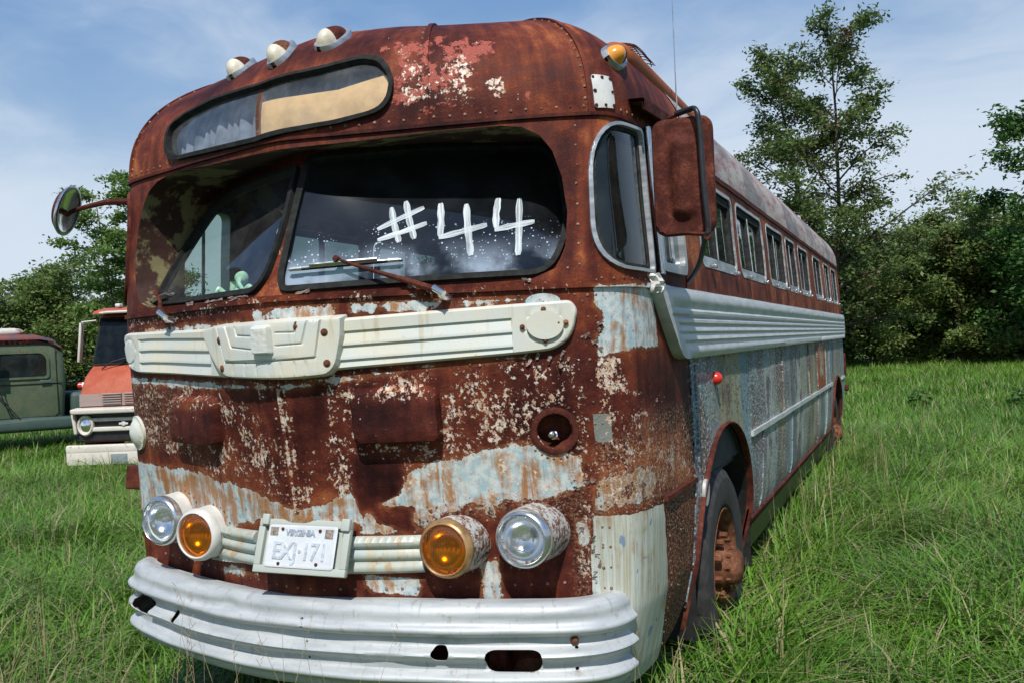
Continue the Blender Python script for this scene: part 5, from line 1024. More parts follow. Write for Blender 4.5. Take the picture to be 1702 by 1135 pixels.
def swheel(m_):
    t = np.linspace(0, 2*PI, 40); c_ = np.array([.52, .36, 1.84]); m_.tube([c_+np.array([.23*math.cos(a_), .19*math.sin(a_)*.9, .23*math.sin(a_)*.45]) for a_ in t], .012, 8); m_.tube([c_, c_+np.array([0, .05, -.5])], .02, 8)
    for a_ in (.5, 2.6, 4.7): m_.tube([c_, c_+np.array([.23*math.cos(a_), .17*math.sin(a_), .10*math.sin(a_)])], .008, 6)
part('steering_wheel', MT['black'], swheel)
for k in range(9):
    for sx in (-.68, .68):
        y = 1.15+k*.92
        if sx < 0 and k == 0: continue
        part('seat', MT['seat'], lambda m_: (m_.box((sx, y, 1.42), (.86, .44, .14), bev=.04), m_.box((sx, y+.24, 1.76), (.86, .13, .66), rot=(-.16, 0, 0), bev=.05), m_.box((sx, y, 1.2), (.7, .05, .36))))

# ------------------------------------------------------------------ plush frog on the dash
def skinned(name, verts, edges, radii, mat, parent=None, sub=2):
    me = bpy.data.meshes.new(name); me.from_pydata(verts, edges, []); o = bpy.data.objects.new(name, me); COL.objects.link(o)
    m_ = o.modifiers.new('s', 'SKIN'); o.modifiers.new('v', 'SUBSURF').levels = sub
    for v, r in zip(me.skin_vertices[0].data, radii): v.radius = (r, r)
    me.skin_vertices[0].data[0].use_root = True
    dg = bpy.context.evaluated_depsgraph_get(); m2 = bpy.data.meshes.new_from_object(o.evaluated_get(dg)); bpy.data.objects.remove(o)
    m2.materials.clear(); m2.materials.append(mat); m2.polygons.foreach_set('use_smooth', [True]*len(m2.polygons)); o = bpy.data.objects.new(name, m2); COL.objects.link(o)
    if parent: o.parent = parent
    return o
MT['frog'] = simple('pale green plush', (.60, .78, .60), .9, 0, .12, 60, .3)
fv = [(0, 0, .028), (-.03, 0, .045), (-.055, 0, .068), (-.0, 0, .095+.0), (.03, 0, .100), (-.075, -.02, .03), (-.105, -.035, .062), (-.125, -.04, .018), (-.10, -.06, .010), (.03, -.03, .022), (.085, -.035, .055), (.125, -.04, .02), (.15, -.05, .012), (-.03, -.03, .035), (-.02, -.05, .012), (.02, -.035, .07), (.055, -.045, .045)]
fe = [(0, 1), (1, 2), (1, 3), (3, 4), (0, 5), (5, 6), (6, 7), (7, 8), (0, 9), (9, 10), (10, 11), (11, 12), (1, 13), (13, 14), (3, 15), (15, 16)]
frr = [.030, .032, .020, .026, .022, .014, .013, .010, .010, .014, .013, .010, .010, .011, .009, .010, .008]
fg = skinned('plush_toy', fv, fe, frr, MT['frog']); fg.location = (-.315, -.315, 1.885); fg.rotation_euler = (0, 0, -.3); fg.scale = (1.15, .8, 1.15)
tag(fg, 'pale green plush frog reclining behind the narrow windscreen pane of the coach', 'toy')

# ------------------------------------------------------------------ old trucks on the left
def prism(prof, x0, x1, bev=.05, seg=3):
    bm = bmesh.new(); a = [bm.verts.new((x0, y, z)) for y, z in prof]; b = [bm.verts.new((x1, y, z)) for y, z in prof]; n = len(prof)
    bm.faces.new(a[::-1]); bm.faces.new(b)
    for i in range(n): bm.faces.new((a[i], a[(i+1) % n], b[(i+1) % n], b[i]))
    bmesh.ops.recalc_face_normals(bm, faces=bm.faces[:])
    if bev: bmesh.ops.bevel(bm, geom=[e for e in bm.edges if abs(e.verts[0].co.x-e.verts[1].co.x) < 1e-6], offset=bev, segments=seg, affect='EDGES', profile=.5)
    bm.verts.index_update(); V = np.array([v.co[:] for v in bm.verts]); F = [[v.index for v in f.verts] for f in bm.faces]; bm.free(); return V, F
G1 = paintmat('faded green truck paint', (.075, .105, .060), (.12, .15, .085), amt=.57); G2 = paintmat('rusty red roof paint', (.24, .06, .04), (.17, .05, .045), (.08, .07, .09), .5); G3 = paintmat('dull blue green fender paint', (.05, .085, .07), (.065, .10, .085), amt=.60)
OR = paintmat('faded orange truck paint', (.37, .072, .034), (.46, .125, .065), (.20, .06, .05), .58); OG = paintmat('chalky grey primer', (.30, .25, .24), (.36, .24, .20), (.25, .08, .05), .58); WT = paintmat('chalky white truck trim', (.58, .54, .47), (.66, .62, .54), (.30, .13, .07), .57)
def wheel2(e, x, y, z, r=.46, w=.24):
    mb = MB(); mb.lathe([(-w/2, r*.6), (-w/2, r*.93), (-w*.35, r), (w*.35, r), (w/2, r*.93), (w/2, r*.6), (w*.3, r*.56), (w*.2, r*.3), (w*.3, .06), (w*.3, 0)], (x, y, z), (1 if x > 0 else -1, 0, 0), 32); return mb.build('wheel', MT['tyre'], e)
gt = tag(empty('old_truck', (-14.2, 9.25, 0), R(-33)), 'round cabbed green truck with a red rusted roof seen side on', 'truck')
def gm_(name, mat, f, parent=gt, label=None, smooth=True): 
    mb = MB(); f(mb); return mb.build(name, mat, parent, smooth=smooth, label=label)
V_, F_ = prism([(.78, .55), (.84, 1.3), (.80, 1.75), (.60, 1.98), (.3, 2.05), (-.30, 2.05), (-.55, 1.95), (-.85, 1.42), (-.95, 1.35), (-.98, .55)], -.86, .86, .14, 4)
cab = gm_('cab', G1, lambda m_: m_.add(V_, F_))
rf = [(.81, 1.78), (.62, 1.975), (.3, 2.055), (-.30, 2.055), (-.52, 1.965), (-.70, 1.68), (-.56, 1.80), (-.3, 1.875), (.4, 1.875), (.62, 1.83)]
V_, F_ = prism([(y, z+.03) for y, z in rf], -.885, .885, .09, 4); gm_('roof', G2, lambda m_: m_.add(V_, F_))
side = [(.55, 1.32), (.55, 1.70), (.46, 1.80), (-.38, 1.80), (-.50, 1.72), (-.58, 1.38), (-.55, 1.32)]
def onside(P2, x): return np.stack([np.full(len(P2), x), P2[:, 0], P2[:, 1]], 1)
ro = roundpoly(side, .08, 6); ri = roundpoly([((y-0)*.91, 1.56+(z-1.56)*.84) for y, z in side], .06, 6)
P2, F2, lp = cdt(ro, [ri], .05); gm_('window_frame', G1, lambda m_: m_.add(onside(P2, .885), F2.tolist()), smooth=False)
P2, F2, lp = cdt(ri, [], .2); dg_ = gm_('window', MT['glass'], lambda m_: m_.add(onside(P2, .875), F2.tolist()), smooth=False); gm_('lining', MT['dark'], lambda m_: m_.add(onside(P2, .865), F2.tolist()), smooth=False)  # dark sheet behind the glass stands in for the shaded cab interior
gm_('window_bar', G1, lambda m_: m_.tube([(.89, -.27, 1.78), (.89, -.31, 1.34)], .012, 6))
gm_('door_gap', MT['black'], lambda m_: (m_.tube([(.868, .66, 1.85), (.872, .68, .72), (.872, .60, .66), (.872, -.62, .66), (.872, -.70, .74), (.872, -.70, 1.3)], .008, 5), m_.tube([(.868, .80, 1.235), (.872, -.95, 1.235)], .008, 5)))
gm_('door_handle', MT['chrome'], lambda m_: m_.tube([(.90, .55, 1.27), (.92, .38, 1.28)], .014, 8))
V_, F_ = prism([(1.3, .42), (1.3, .62), (.2, .66), (-1.0, .62), (-1.35, .95), (-1.7, 1.08), (-2.1, .95), (-2.3, .5), (-2.25, .42), (-1.2, .42)], -1.02, 1.02, .07, 3); gm_('fender', G3, lambda m_: m_.add(V_, F_))
V_, F_ = prism([(-.9, .9), (-.9, 1.40), (-2.2, 1.28), (-2.35, 1.1), (-2.35, .7)], -.55, .55, .15, 4); gm_('bonnet', G1, lambda m_: m_.add(V_, F_))
ws_ = [(x, y, z) for x, y, z in ((-.62, -.60, 1.88), (.62, -.60, 1.88), (.66, -.90, 1.44), (-.66, -.90, 1.44))]; gm_('windscreen', MT['wglass'], lambda m_: m_.add(np.array(ws_)+[0, -.05, .0], [(0, 1, 2, 3)]), smooth=False)
gm_('truck_bed', G3, lambda m_: (m_.box((0, 1.16, .8), (1.5, .5, .5), bev=.08), m_.box((0, 2.8, .75), (1.9, 2.9, .25), bev=.03)))
gm_('mirror_stay', MT['black'], lambda m_: (m_.tube([(.88, -.72, 1.40), (1.15, -.42, 1.62)], .012, 6), m_.tube([(.88, -.7, 1.30), (1.15, -.42, 1.50)], .012, 6), m_.tube([(1.15, -.42, 1.95), (1.15, -.42, 1.45), (.95, -.1, .62)], .010, 6), m_.tube([(.89, -.62, 1.45), (1.0, .1, .55)], .012, 6), m_.box((1.15, -.42, 1.72), (.03, .16, .36), bev=.01)))
for yy in (-1.8, 1.9): 
    for xx in (.85, -.85): wheel2(gt, xx, yy, .44)
gt.scale = (1.05, 1.02, 1.10)
hn = tag(empty('roof_bundle', (-14.4, 9.25, 2.27), R(-33)), 'flaking white tank lying on top of the green truck', 'tank')
def hb(m_): m_.lathe([(-.48, 0), (-.46, .05), (-.38, .075), (0, .085), (.32, .078), (.44, .05), (.50, 0)], (.1, -.15, .10), (.0, 1, .02), 18)
gm_('shell', WT, hb, hn); gm_('cradle', MT['rust'], lambda m_: (m_.box((.1, -.3, .02), (.3, .05, .10)), m_.box((.1, .3, .02), (.3, .05, .10)), m_.tube([(.1, -.95, .22), (.1, -.45, .25)], .03, 8), m_.box((.2, .10, .0), (.5, .34, .02), rot=(.06, .1, .2))), hn)

rt = tag(empty('old_truck', (-9.10, 7.78, 0), R(20)), 'orange cab truck with a white grille parked nose on behind the coach', 'truck')
def rm_(name, mat, f, parent=rt, label=None, smooth=True):
    mb = MB(); f(mb); return mb.build(name, mat, parent, smooth=smooth, label=label)
V_, F_ = prism([(.9, .5), (.9, 2.2), (.8, 2.42), (.0, 2.50), (-.12, 2.42), (-.38, 1.66), (-.45, 1.62), (-.62, 1.50), (-.80, 1.22), (-.82, 1.06), (-.78, .5)], -.92, .92, .09, 4); rm_('cab', OR, lambda m_: m_.add(V_, F_))
V_, F_ = prism([(.7, 2.40), (.6, 2.50), (.0, 2.56), (-.32, 2.50), (-.36, 2.455), (0, 2.46)], -.90, .90, .05, 3); rm_('roof', OR, lambda m_: m_.add(V_, F_))
rm_('visor_edge', WT, lambda m_: m_.tube([(-.88, -.30, 2.45), (-.6, -.36, 2.47), (.6, -.36, 2.47), (.88, -.30, 2.45)], .022, 8))
def wp(x, z, o=0.): return (x, -.15-(2.40-z)*.32-o, z)
rm_('windscreen_gasket', MT['rubber'], lambda m_: m_.add([wp(-.84, 2.40, .012), wp(.84, 2.40, .012), wp(.88, 1.66, .03), wp(-.88, 1.66, .03)], [(0, 1, 2, 3)]), smooth=False)
gl_ = [wp(-.80, 2.37, .02), wp(-.025, 2.37, .02), wp(-.025, 1.70, .038), wp(-.84, 1.70, .038)]; m_refl = m_glass('dark truck glass', (.10, .13, .12), .10, False, .8, (.13, .16, .14))
for s_ in (1, -1): rm_('windscreen', m_refl, lambda m_: m_.add([(x*s_, y-.003, z) for x, y, z in gl_], [(0, 1, 2, 3)]), smooth=False)
rm_('nose_panel', OG, lambda m_: m_.grid([[(x, -.845-.0*(abs(x)), 1.05), (x, -.845, 1.14), (x, -.835, 1.235)] for x in np.linspace(-.86, .86, 5)]), smooth=False)
def louv(m_):
    for sx in (-.28, .14):
        for k in range(5): m_.box((sx+.05, -.865, 1.085+k*.035), (.36, .03, .014), rot=(.5, 0, 0))
rm_('louvres', OG, louv)
rm_('grille_surround', WT, lambda m_: (m_.box((0, -.90, .985), (1.90, .20, .075), rot=(.1, 0, 0), bev=.02), m_.box((-.94, -.86, .80), (.06, .12, .34), rot=(0, -.16, 0), bev=.02), m_.box((.94, -.86, .80), (.06, .12, .34), rot=(0, .16, 0), bev=.02)))
rm_('grille_bar', WT, lambda m_: m_.box((0, -.87, .845), (1.25, .05, .05), bev=.015)); rm_('grille_bar', WT, lambda m_: m_.box((0, -.87, .70), (1.25, .06, .07), bev=.02))
rm_('grille_badge', MT['white'], lambda m_: (m_.box((0, -.905, .775), (.17, .02, .030), bev=.006), m_.box((0, -.907, .775), (.065, .02, .062), bev=.006)))
rm_('grille_void', MT['black'], lambda m_: m_.box((0, -.83, .74), (1.86, .03, .42)), smooth=False)
for s_ in (1, -1):
    rm_('headlight', WT, lambda m_: m_.lathe([(0, .15), (.05, .155), (.07, .135), (.06, .115), (.03, .11)], (s_*.73, -.85, .76), (0, -1, 0), 28)); rm_('headlight_lens', MT['refl'], lambda m_: m_.lathe([(.04, .112), (.06, .08), (.07, 0)], (s_*.73, -.85, .76), (0, -1, 0), 24))
rm_('bumper', WT, lambda m_: (m_.box((0, -1.02, .42), (2.02, .10, .13), bev=.03), m_.box((0, -1.04, .28), (2.0, .06, .20), bev=.02)))
rm_('licence_plate', simple('grey blue old plate', (.22, .26, .28), .5, 0, .5, 120), lambda m_: m_.box((.0, -1.078, .27), (.30, .012, .15), bev=.004))
rm_('wiper', MT['black'], lambda m_: m_.tube([(-.62, -.52, 1.60), (-.45, -.50, 1.70), (.02, -.42, 1.80)], .012, 6))
rm_('wing_mirror', WT, lambda m_: (m_.box((-1.16, -.30, 2.02), (.05, .10, .62), rot=(0, .12, 0), bev=.015), m_.tube([(-.9, -.2, 2.36), (-1.13, -.3, 2.34)], .014, 6)))
rm_('antenna', MT['black'], lambda m_: m_.tube([(-.93, -.45, 1.56), (-1.06, -.42, 2.35)], .006, 5))
rm_('indicator', MT['red'], lambda m_: m_.lathe([(0, .05), (.06, .055), (.09, .03), (.095, 0)], (-.98, -.55, 1.36), (-1, -.2, 0), 14)); rm_('indicator_base', MT['white'], lambda m_: m_.lathe([(-.08, .05), (.0, .055), (.0, 0)], (-.98, -.55, 1.36), (-1, -.2, 0), 14))
for xx in (-.5, 0, .5): rm_('marker_lamp', MT['white'], lambda m_: m_.box((xx, -.1, 2.585), (.10, .12, .06), bev=.02))
rm_('truck_bed', G3, lambda m_: (m_.box((0, 2.9, 1.0), (2.0, 3.8, .3), bev=.03), m_.box((0, 1.3, 1.5), (1.8, .06, 1.2), bev=.02)))
for yy in (-.15, 3.2):
    for xx in (.85, -.85): wheel2(rt, xx, yy, .44)

rt.scale = (.82, 1, 1)
# ------------------------------------------------------------------ ground
def gz(x, y):
    return .05*np.sin(x*.31+1)*np.sin(y*.23)+.02*np.sin(x*1.3)*np.sin(y*1.1+2)
gx = np.concatenate([-np.geomspace(30, 900, 14)[::-1], np.arange(-28, 28, .8), np.geomspace(30, 900, 14)]); gy = np.concatenate([-np.geomspace(30, 900, 10)[::-1], np.arange(-28, 60, .8), np.geomspace(62, 1500, 14)])
XX, YY = np.meshgrid(gx, gy, indexing='ij'); ZZ = np.where((np.abs(XX) < 60) & (np.abs(YY) < 90), gz(XX, YY), 0)
m_, t = newmat('soil and thatch'); p_ = t.pos(); a_ = t.noise(p_, .5, 6, .6); b_ = t.noise(p_, 14, 6, .7)
c_ = t.mix(t.mr(a_, .35, .65), (.030, .055, .012), (.045, .075, .018)); c_ = t.mix(t.mr(b_, .5, .7), c_, (.07, .065, .030)); t.out(t.pbsdf(c_, .9, 0, t.bump(b_, .8, .05))); MT['ground'] = m_
mb = MB(); mb.grid(np.stack([XX, YY, ZZ], -1)); g_ = mb.build('ground', MT['ground'], sharp=None); g_['kind'] = 'structure'

# ------------------------------------------------------------------ grass
def m_grass(name, c1, c2, dry, k=1.):
    m_, t = newmat(name); p_ = t.pos(); oi = t.n('ShaderNodeObjectInfo'); rnd = oi.outputs['Random']; uv = t.uv(); v_ = t.n('ShaderNodeSeparateXYZ', {0: uv}); u_, w_ = v_.outputs[0], v_.outputs[1]
    a_ = t.noise(p_, .45, 5, .6); c_ = t.mix(t.mr(a_, .38, .62), c1, c2); c_ = t.mix(t.m('MULTIPLY', u_, .45), c_, tuple(x*1.7 for x in c2)); c_ = t.mix(t.m('MULTIPLY', rnd, .3), c_, c1)
    c_ = t.mix(t.m('GREATER_THAN', u_, .90), c_, dry); c_ = t.mix(t.mr(w_, .5, 0, 0, .7), c_, (.018, .034, .008)); c_ = t.mix(t.mr(t.noise(p_, .8, 3), .62, .75, 0, .35), c_, dry)  # blade roots darkened in colour to stand in for shade between blades
    df = t.n('ShaderNodeBsdfPrincipled', {'Base Color': c_, 'Roughness': .42, 'Specular IOR Level': .35}); tl = t.n('ShaderNodeBsdfTranslucent', {'Color': t.mix(.5, c_, (.16, .26, .03))}); mx = t.n('ShaderNodeMixShader', {0: .28})
    t.t.links.new(df.outputs[0], mx.inputs[1]); t.t.links.new(tl.outputs[0], mx.inputs[2]); t.out(mx.outputs[0]); return m_
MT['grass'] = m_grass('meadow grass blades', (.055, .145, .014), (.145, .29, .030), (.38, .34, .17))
def blades(n, rad, h0, h1, w0, w1, lean, seed, segs=5):
    r = np.random.default_rng(seed); V = []; F = []; UV = []; base = 0
    for i in range(n):
        a, d = r.uniform(0, 2*PI), rad*math.sqrt(r.uniform()); bx, by = d*math.cos(a), d*math.sin(a); h = r.uniform(h0, h1); w = r.uniform(w0, w1)
        th = r.uniform(0, 2*PI); dx, dy = math.cos(th), math.sin(th); L = lean*h*r.uniform(.25, 1.5); px, py = -dy, dx; tint = r.uniform(); k = r.uniform(1.2, 2.4)
        for s_ in range(segs):
            t_ = s_/(segs-1); ww = w*(1-t_**2.2)*.5+.0003; cx_ = bx+dx*L*t_**k; cy_ = by+dy*L*t_**k; cz_ = h*(t_-.30*min(1.2, L/h)*t_**2.5)
            V += [(cx_-px*ww, cy_-py*ww, cz_), (cx_+px*ww, cy_+py*ww, cz_)]; UV += [(tint, t_)]*2
        for s_ in range(segs-1): b = base+2*s_; F.append((b, b+1, b+3, b+2))
        base += 2*segs
    return np.array(V), F, np.array(UV)
def grass_object(name, variants, pts, rots, scls, idx, mat, label=None):
    """one mesh holding the tuft shapes (var>=0) and the scatter points (var=-1); nodes put a tuft on every point"""
    V = []; F = []; UV = []; var = []; n = 0
    for k, (v, f, uv) in enumerate(variants): V.append(v); F += [tuple(i+n for i in q) for q in f]; UV.append(uv); var += [k]*len(v); n += len(v)
    V.append(pts); UV.append(np.zeros((len(pts), 2))); var += [-1]*len(pts); V = np.concatenate(V); UV = np.concatenate(UV)
    me = bpy.data.meshes.new(name); me.from_pydata(V.tolist(), [], F); uvl = me.uv_layers.new(name='UVMap'); li = np.empty(len(me.loops), np.int32); me.loops.foreach_get('vertex_index', li); uvl.data.foreach_set('uv', UV.astype(np.float32)[li].ravel()); me.materials.append(mat)
    N = len(V); at = me.attributes.new('var', 'INT', 'POINT'); at.data.foreach_set('value', np.array(var, np.int32))
    full = lambda a: np.concatenate([np.zeros(N-len(pts)), a]).astype(np.float32)
    for nm, a in (('rz', rots), ('sc', scls)): at = me.attributes.new(nm, 'FLOAT', 'POINT'); at.data.foreach_set('value', full(a))
    at = me.attributes.new('vi', 'INT', 'POINT'); at.data.foreach_set('value', full(idx).astype(np.int32))
    o = bpy.data.objects.new(name, me); COL.objects.link(o); ng = bpy.data.node_groups.new(name+' scatter', 'GeometryNodeTree')
    ng.interface.new_socket('Geometry', in_out='INPUT', socket_type='NodeSocketGeometry'); ng.interface.new_socket('Geometry', in_out='OUTPUT', socket_type='NodeSocketGeometry')
    nd, lk = ng.nodes, ng.links; gi = nd.new('NodeGroupInput'); go = nd.new('NodeGroupOutput')
    def att(nm, ty): a = nd.new('GeometryNodeInputNamedAttribute'); a.data_type = ty; a.inputs[0].default_value = nm; return [s for s in a.outputs if s.enabled][0]
    va = att('var', 'INT')
    def sep(val):
        c_ = nd.new('FunctionNodeCompare'); c_.data_type = 'INT'; c_.operation = 'EQUAL'; ins = [s for s in c_.inputs if s.enabled]; lk.new(va, ins[0]); ins[1].default_value = val
        s_ = nd.new('GeometryNodeSeparateGeometry'); s_.domain = 'POINT'; lk.new(gi.outputs[0], s_.inputs[0]); lk.new(c_.outputs[0], s_.inputs[1]); return s_.outputs[0]
    g2i = nd.new('GeometryNodeGeometryToInstance')
    for k in range(len(variants))[::-1]: lk.new(sep(k), g2i.inputs[0])
    iop = nd.new('GeometryNodeInstanceOnPoints'); mp = nd.new('GeometryNodeMeshToPoints'); lk.new(sep(-1), mp.inputs[0]); lk.new(mp.outputs[0], iop.inputs['Points']); lk.new(g2i.outputs[0], iop.inputs['Instance']); iop.inputs['Pick Instance'].default_value = True; lk.new(att('vi', 'INT'), iop.inputs['Instance Index'])
    cx_ = nd.new('ShaderNodeCombineXYZ'); lk.new(att('rz', 'FLOAT'), cx_.inputs[2]); lk.new(cx_.outputs[0], iop.inputs['Rotation']); lk.new(att('sc', 'FLOAT'), iop.inputs['Scale']); lk.new(iop.outputs[0], go.inputs[0])
    md = o.modifiers.new('scatter', 'NODES'); md.node_group = ng; o['kind'] = 'stuff'
    if label: o['label'] = label
    return o
def sector(n_per, r0, r1, seed, marg=R(12)):
    """random ground points in the part of the field the photo (and a step aside) can see"""
    r = np.random.default_rng(seed); half = math.atan(851/1521)+marg; area = half*(r1*r1-r0*r0); n = int(area*n_per)
    d = np.sqrt(r.uniform(r0*r0, r1*r1, n)); a = r.uniform(-half, half, n)+PI/2+yaw; x = CAM_POS[0]+d*np.cos(a); y = CAM_POS[1]+d*np.sin(a)
    ok = ~((np.abs(x) < .95) & (y > .25) & (y < 9.3))
    return x[ok], y[ok], d[ok]
near = [blades(40, .13, .12, .38, .004, .012, 1.15, 10+k) for k in range(5)]+[blades(26, .10, .10, .22, .008, .016, 1.2, 20+k, 4) for k in range(2)]
def dryset(b): b[2][:, 0] = .97; return b
near += [dryset(blades(22, .14, .04, .12, .003, .006, 2.6, 71, 4)), dryset(blades(7, .10, .35, .60, .002, .004, .35, 72, 5)), blades(16, .09, .05, .13, .018, .034, .9, 73, 4)]
far = [blades(60, .5, .16, .40, .010, .022, .8, 40+k, 3) for k in range(4)]
def place(rings, seed):
    X = []; Y = []; SC = []
    for i, (r0, r1, dn, s0) in enumerate(rings):
        x, y, d = sector(dn, r0, r1, seed+i); X.append(x); Y.append(y); SC.append(s0*np.random.default_rng(seed+50+i).uniform(.7, 1.35, len(x)))
    X = np.concatenate(X); Y = np.concatenate(Y); SC = np.concatenate(SC); pn = .5+.5*np.sin(X*1.7+np.sin(Y*1.1)*2)*np.sin(Y*1.3+1); SC *= .78+.4*pn
    return np.stack([X, Y, gz(X, Y)-.01], 1), SC
pts, sc = place([(.6, 5, 72, 1.0), (5, 9, 62, 1.1), (9, 15, 44, 1.15)], 100)
r_ = np.random.default_rng(77); k_ = 420; yy_ = r_.uniform(.2, 9.5, k_); ex = np.stack([r_.uniform(1.0, 1.5, k_), yy_, 0*yy_], 1); ex[:, 2] = gz(ex[:, 0], ex[:, 1])-.01; pts = np.concatenate([pts, ex]); sc = np.concatenate([sc, r_.uniform(1.0, 1.7, k_)])
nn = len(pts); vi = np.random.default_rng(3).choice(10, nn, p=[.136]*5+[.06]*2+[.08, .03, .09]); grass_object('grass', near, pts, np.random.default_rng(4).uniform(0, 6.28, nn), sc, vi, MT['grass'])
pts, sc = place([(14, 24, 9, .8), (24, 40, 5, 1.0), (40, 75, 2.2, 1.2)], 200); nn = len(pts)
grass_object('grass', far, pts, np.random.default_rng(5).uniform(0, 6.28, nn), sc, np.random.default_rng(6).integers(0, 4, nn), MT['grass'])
# dry seed stalks in front of the bumper
MT['dry'] = simple('dry grass stalk', (.36, .27, .15), .7, 0, .3, 40); mb = MB(); r = np.random.default_rng(12)
for k in range(95):
    s_ = r.uniform(-1.5, .75); b = np.array([s_*1.0, -.78+.26*s_*s_-r.uniform(0, .55), 0.]); h = r.uniform(.42, .98)*(1-.18*abs(s_)); l = r.normal(0, .12, 2); P = [b+np.array([l[0]*t_**2, l[1]*t_**2, h*t_]) for t_ in np.linspace(0, 1, 6)]; mb.tube(P, [.0012, .0011, .001, .0009, .0008, .0006], 3, False)
    if r.uniform() < .6:
        for q in range(5): a_ = r.uniform(0, 6.28); p0 = P[-1]-np.array([0, 0, .02*q]); mb.tube([p0, p0+np.array([math.cos(a_)*.02, math.sin(a_)*.02, .02])], .0008, 3, False)
o = mb.build('dry_grass', MT['dry'], sharp=None); o['kind'] = 'stuff'
# broad leaved weeds
MT['weed'] = m_grass('broad weed leaves', (.045, .10, .02), (.08, .16, .03), (.1, .1, .04))
def weeds(n, rad, h, seed, lw=.06):
    r = np.random.default_rng(seed); V = []; F = []; UV = []
    for k in range(n):
        a = r.uniform(0, 6.28); d = rad*math.sqrt(r.uniform()); p = np.array([d*math.cos(a), d*math.sin(a)*.6, r.uniform(.1, 1)*h*(1-.5*(d/rad)**2)]); u = r.normal(size=3); u[2] *= .4; u /= np.linalg.norm(u); w = np.cross(u, r.normal(size=3)*.4+[0, 0, 1]); w /= np.linalg.norm(w); L = lw*r.uniform(.6, 1.6); b = len(V)
        V += [p-u*L, p+w*L*.5, p+u*L, p-w*L*.5]; UV += [(r.uniform(0, .9), 1)]*4; F.append((b, b+1, b+2, b+3))
    return V, F, UV
for i, (x, y, n, rad, h, lab) in enumerate([(4.55, 17.6, 900, .85, .55, 'dark clump of broad leaved weeds standing in the field on the right'), (2.1, 18.2, 160, .25, .45, 'small single weed standing in the field nearer the coach tail')]):
    V, F, UV = weeds(n, rad, h, 60+i); o = mk('weed_clump', V, F, MT['weed'], uv=UV, smooth=False); o.location = (x, y, 0); tag(o, lab, 'weed')

# ------------------------------------------------------------------ trees
def m_leaf(name, c1, c2, brown=0.):
    m_, t = newmat(name); o = t.pos(); uv = t.uv(); u_ = t.n('ShaderNodeSeparateXYZ', {0: uv}).outputs[0]; c_ = t.mix(u_, c1, c2)
    if brown: c_ = t.mix(t.mr(t.m('ADD', t.noise(o, .9, 4), t.m('MULTIPLY', u_, .12)), .60, .70, 0, brown), c_, (.11, .055, .035))
    df = t.n('ShaderNodeBsdfPrincipled', {'Base Color': c_, 'Roughness': .5, 'Specular IOR Level': .3}); tl = t.n('ShaderNodeBsdfTranslucent', {'Color': c_}); mx = t.n('ShaderNodeMixShader', {0: .42}); t.t.links.new(df.outputs[0], mx.inputs[1]); t.t.links.new(tl.outputs[0], mx.inputs[2]); t.out(mx.outputs[0]); return m_
L1 = m_leaf('elm leaves', (.10, .16, .045), (.17, .24, .07), .8); L2 = m_leaf('thicket leaves', (.12, .19, .05), (.23, .30, .085), .5); L3 = m_leaf('dark glossy leaves', (.05, .13, .03), (.11, .22, .05)); L4 = m_leaf('locust leaves', (.12, .21, .045), (.19, .29, .07))
MT['bark'] = simple('grey brown bark', (.085, .066, .05), .9, 0, .35, 12, .6)
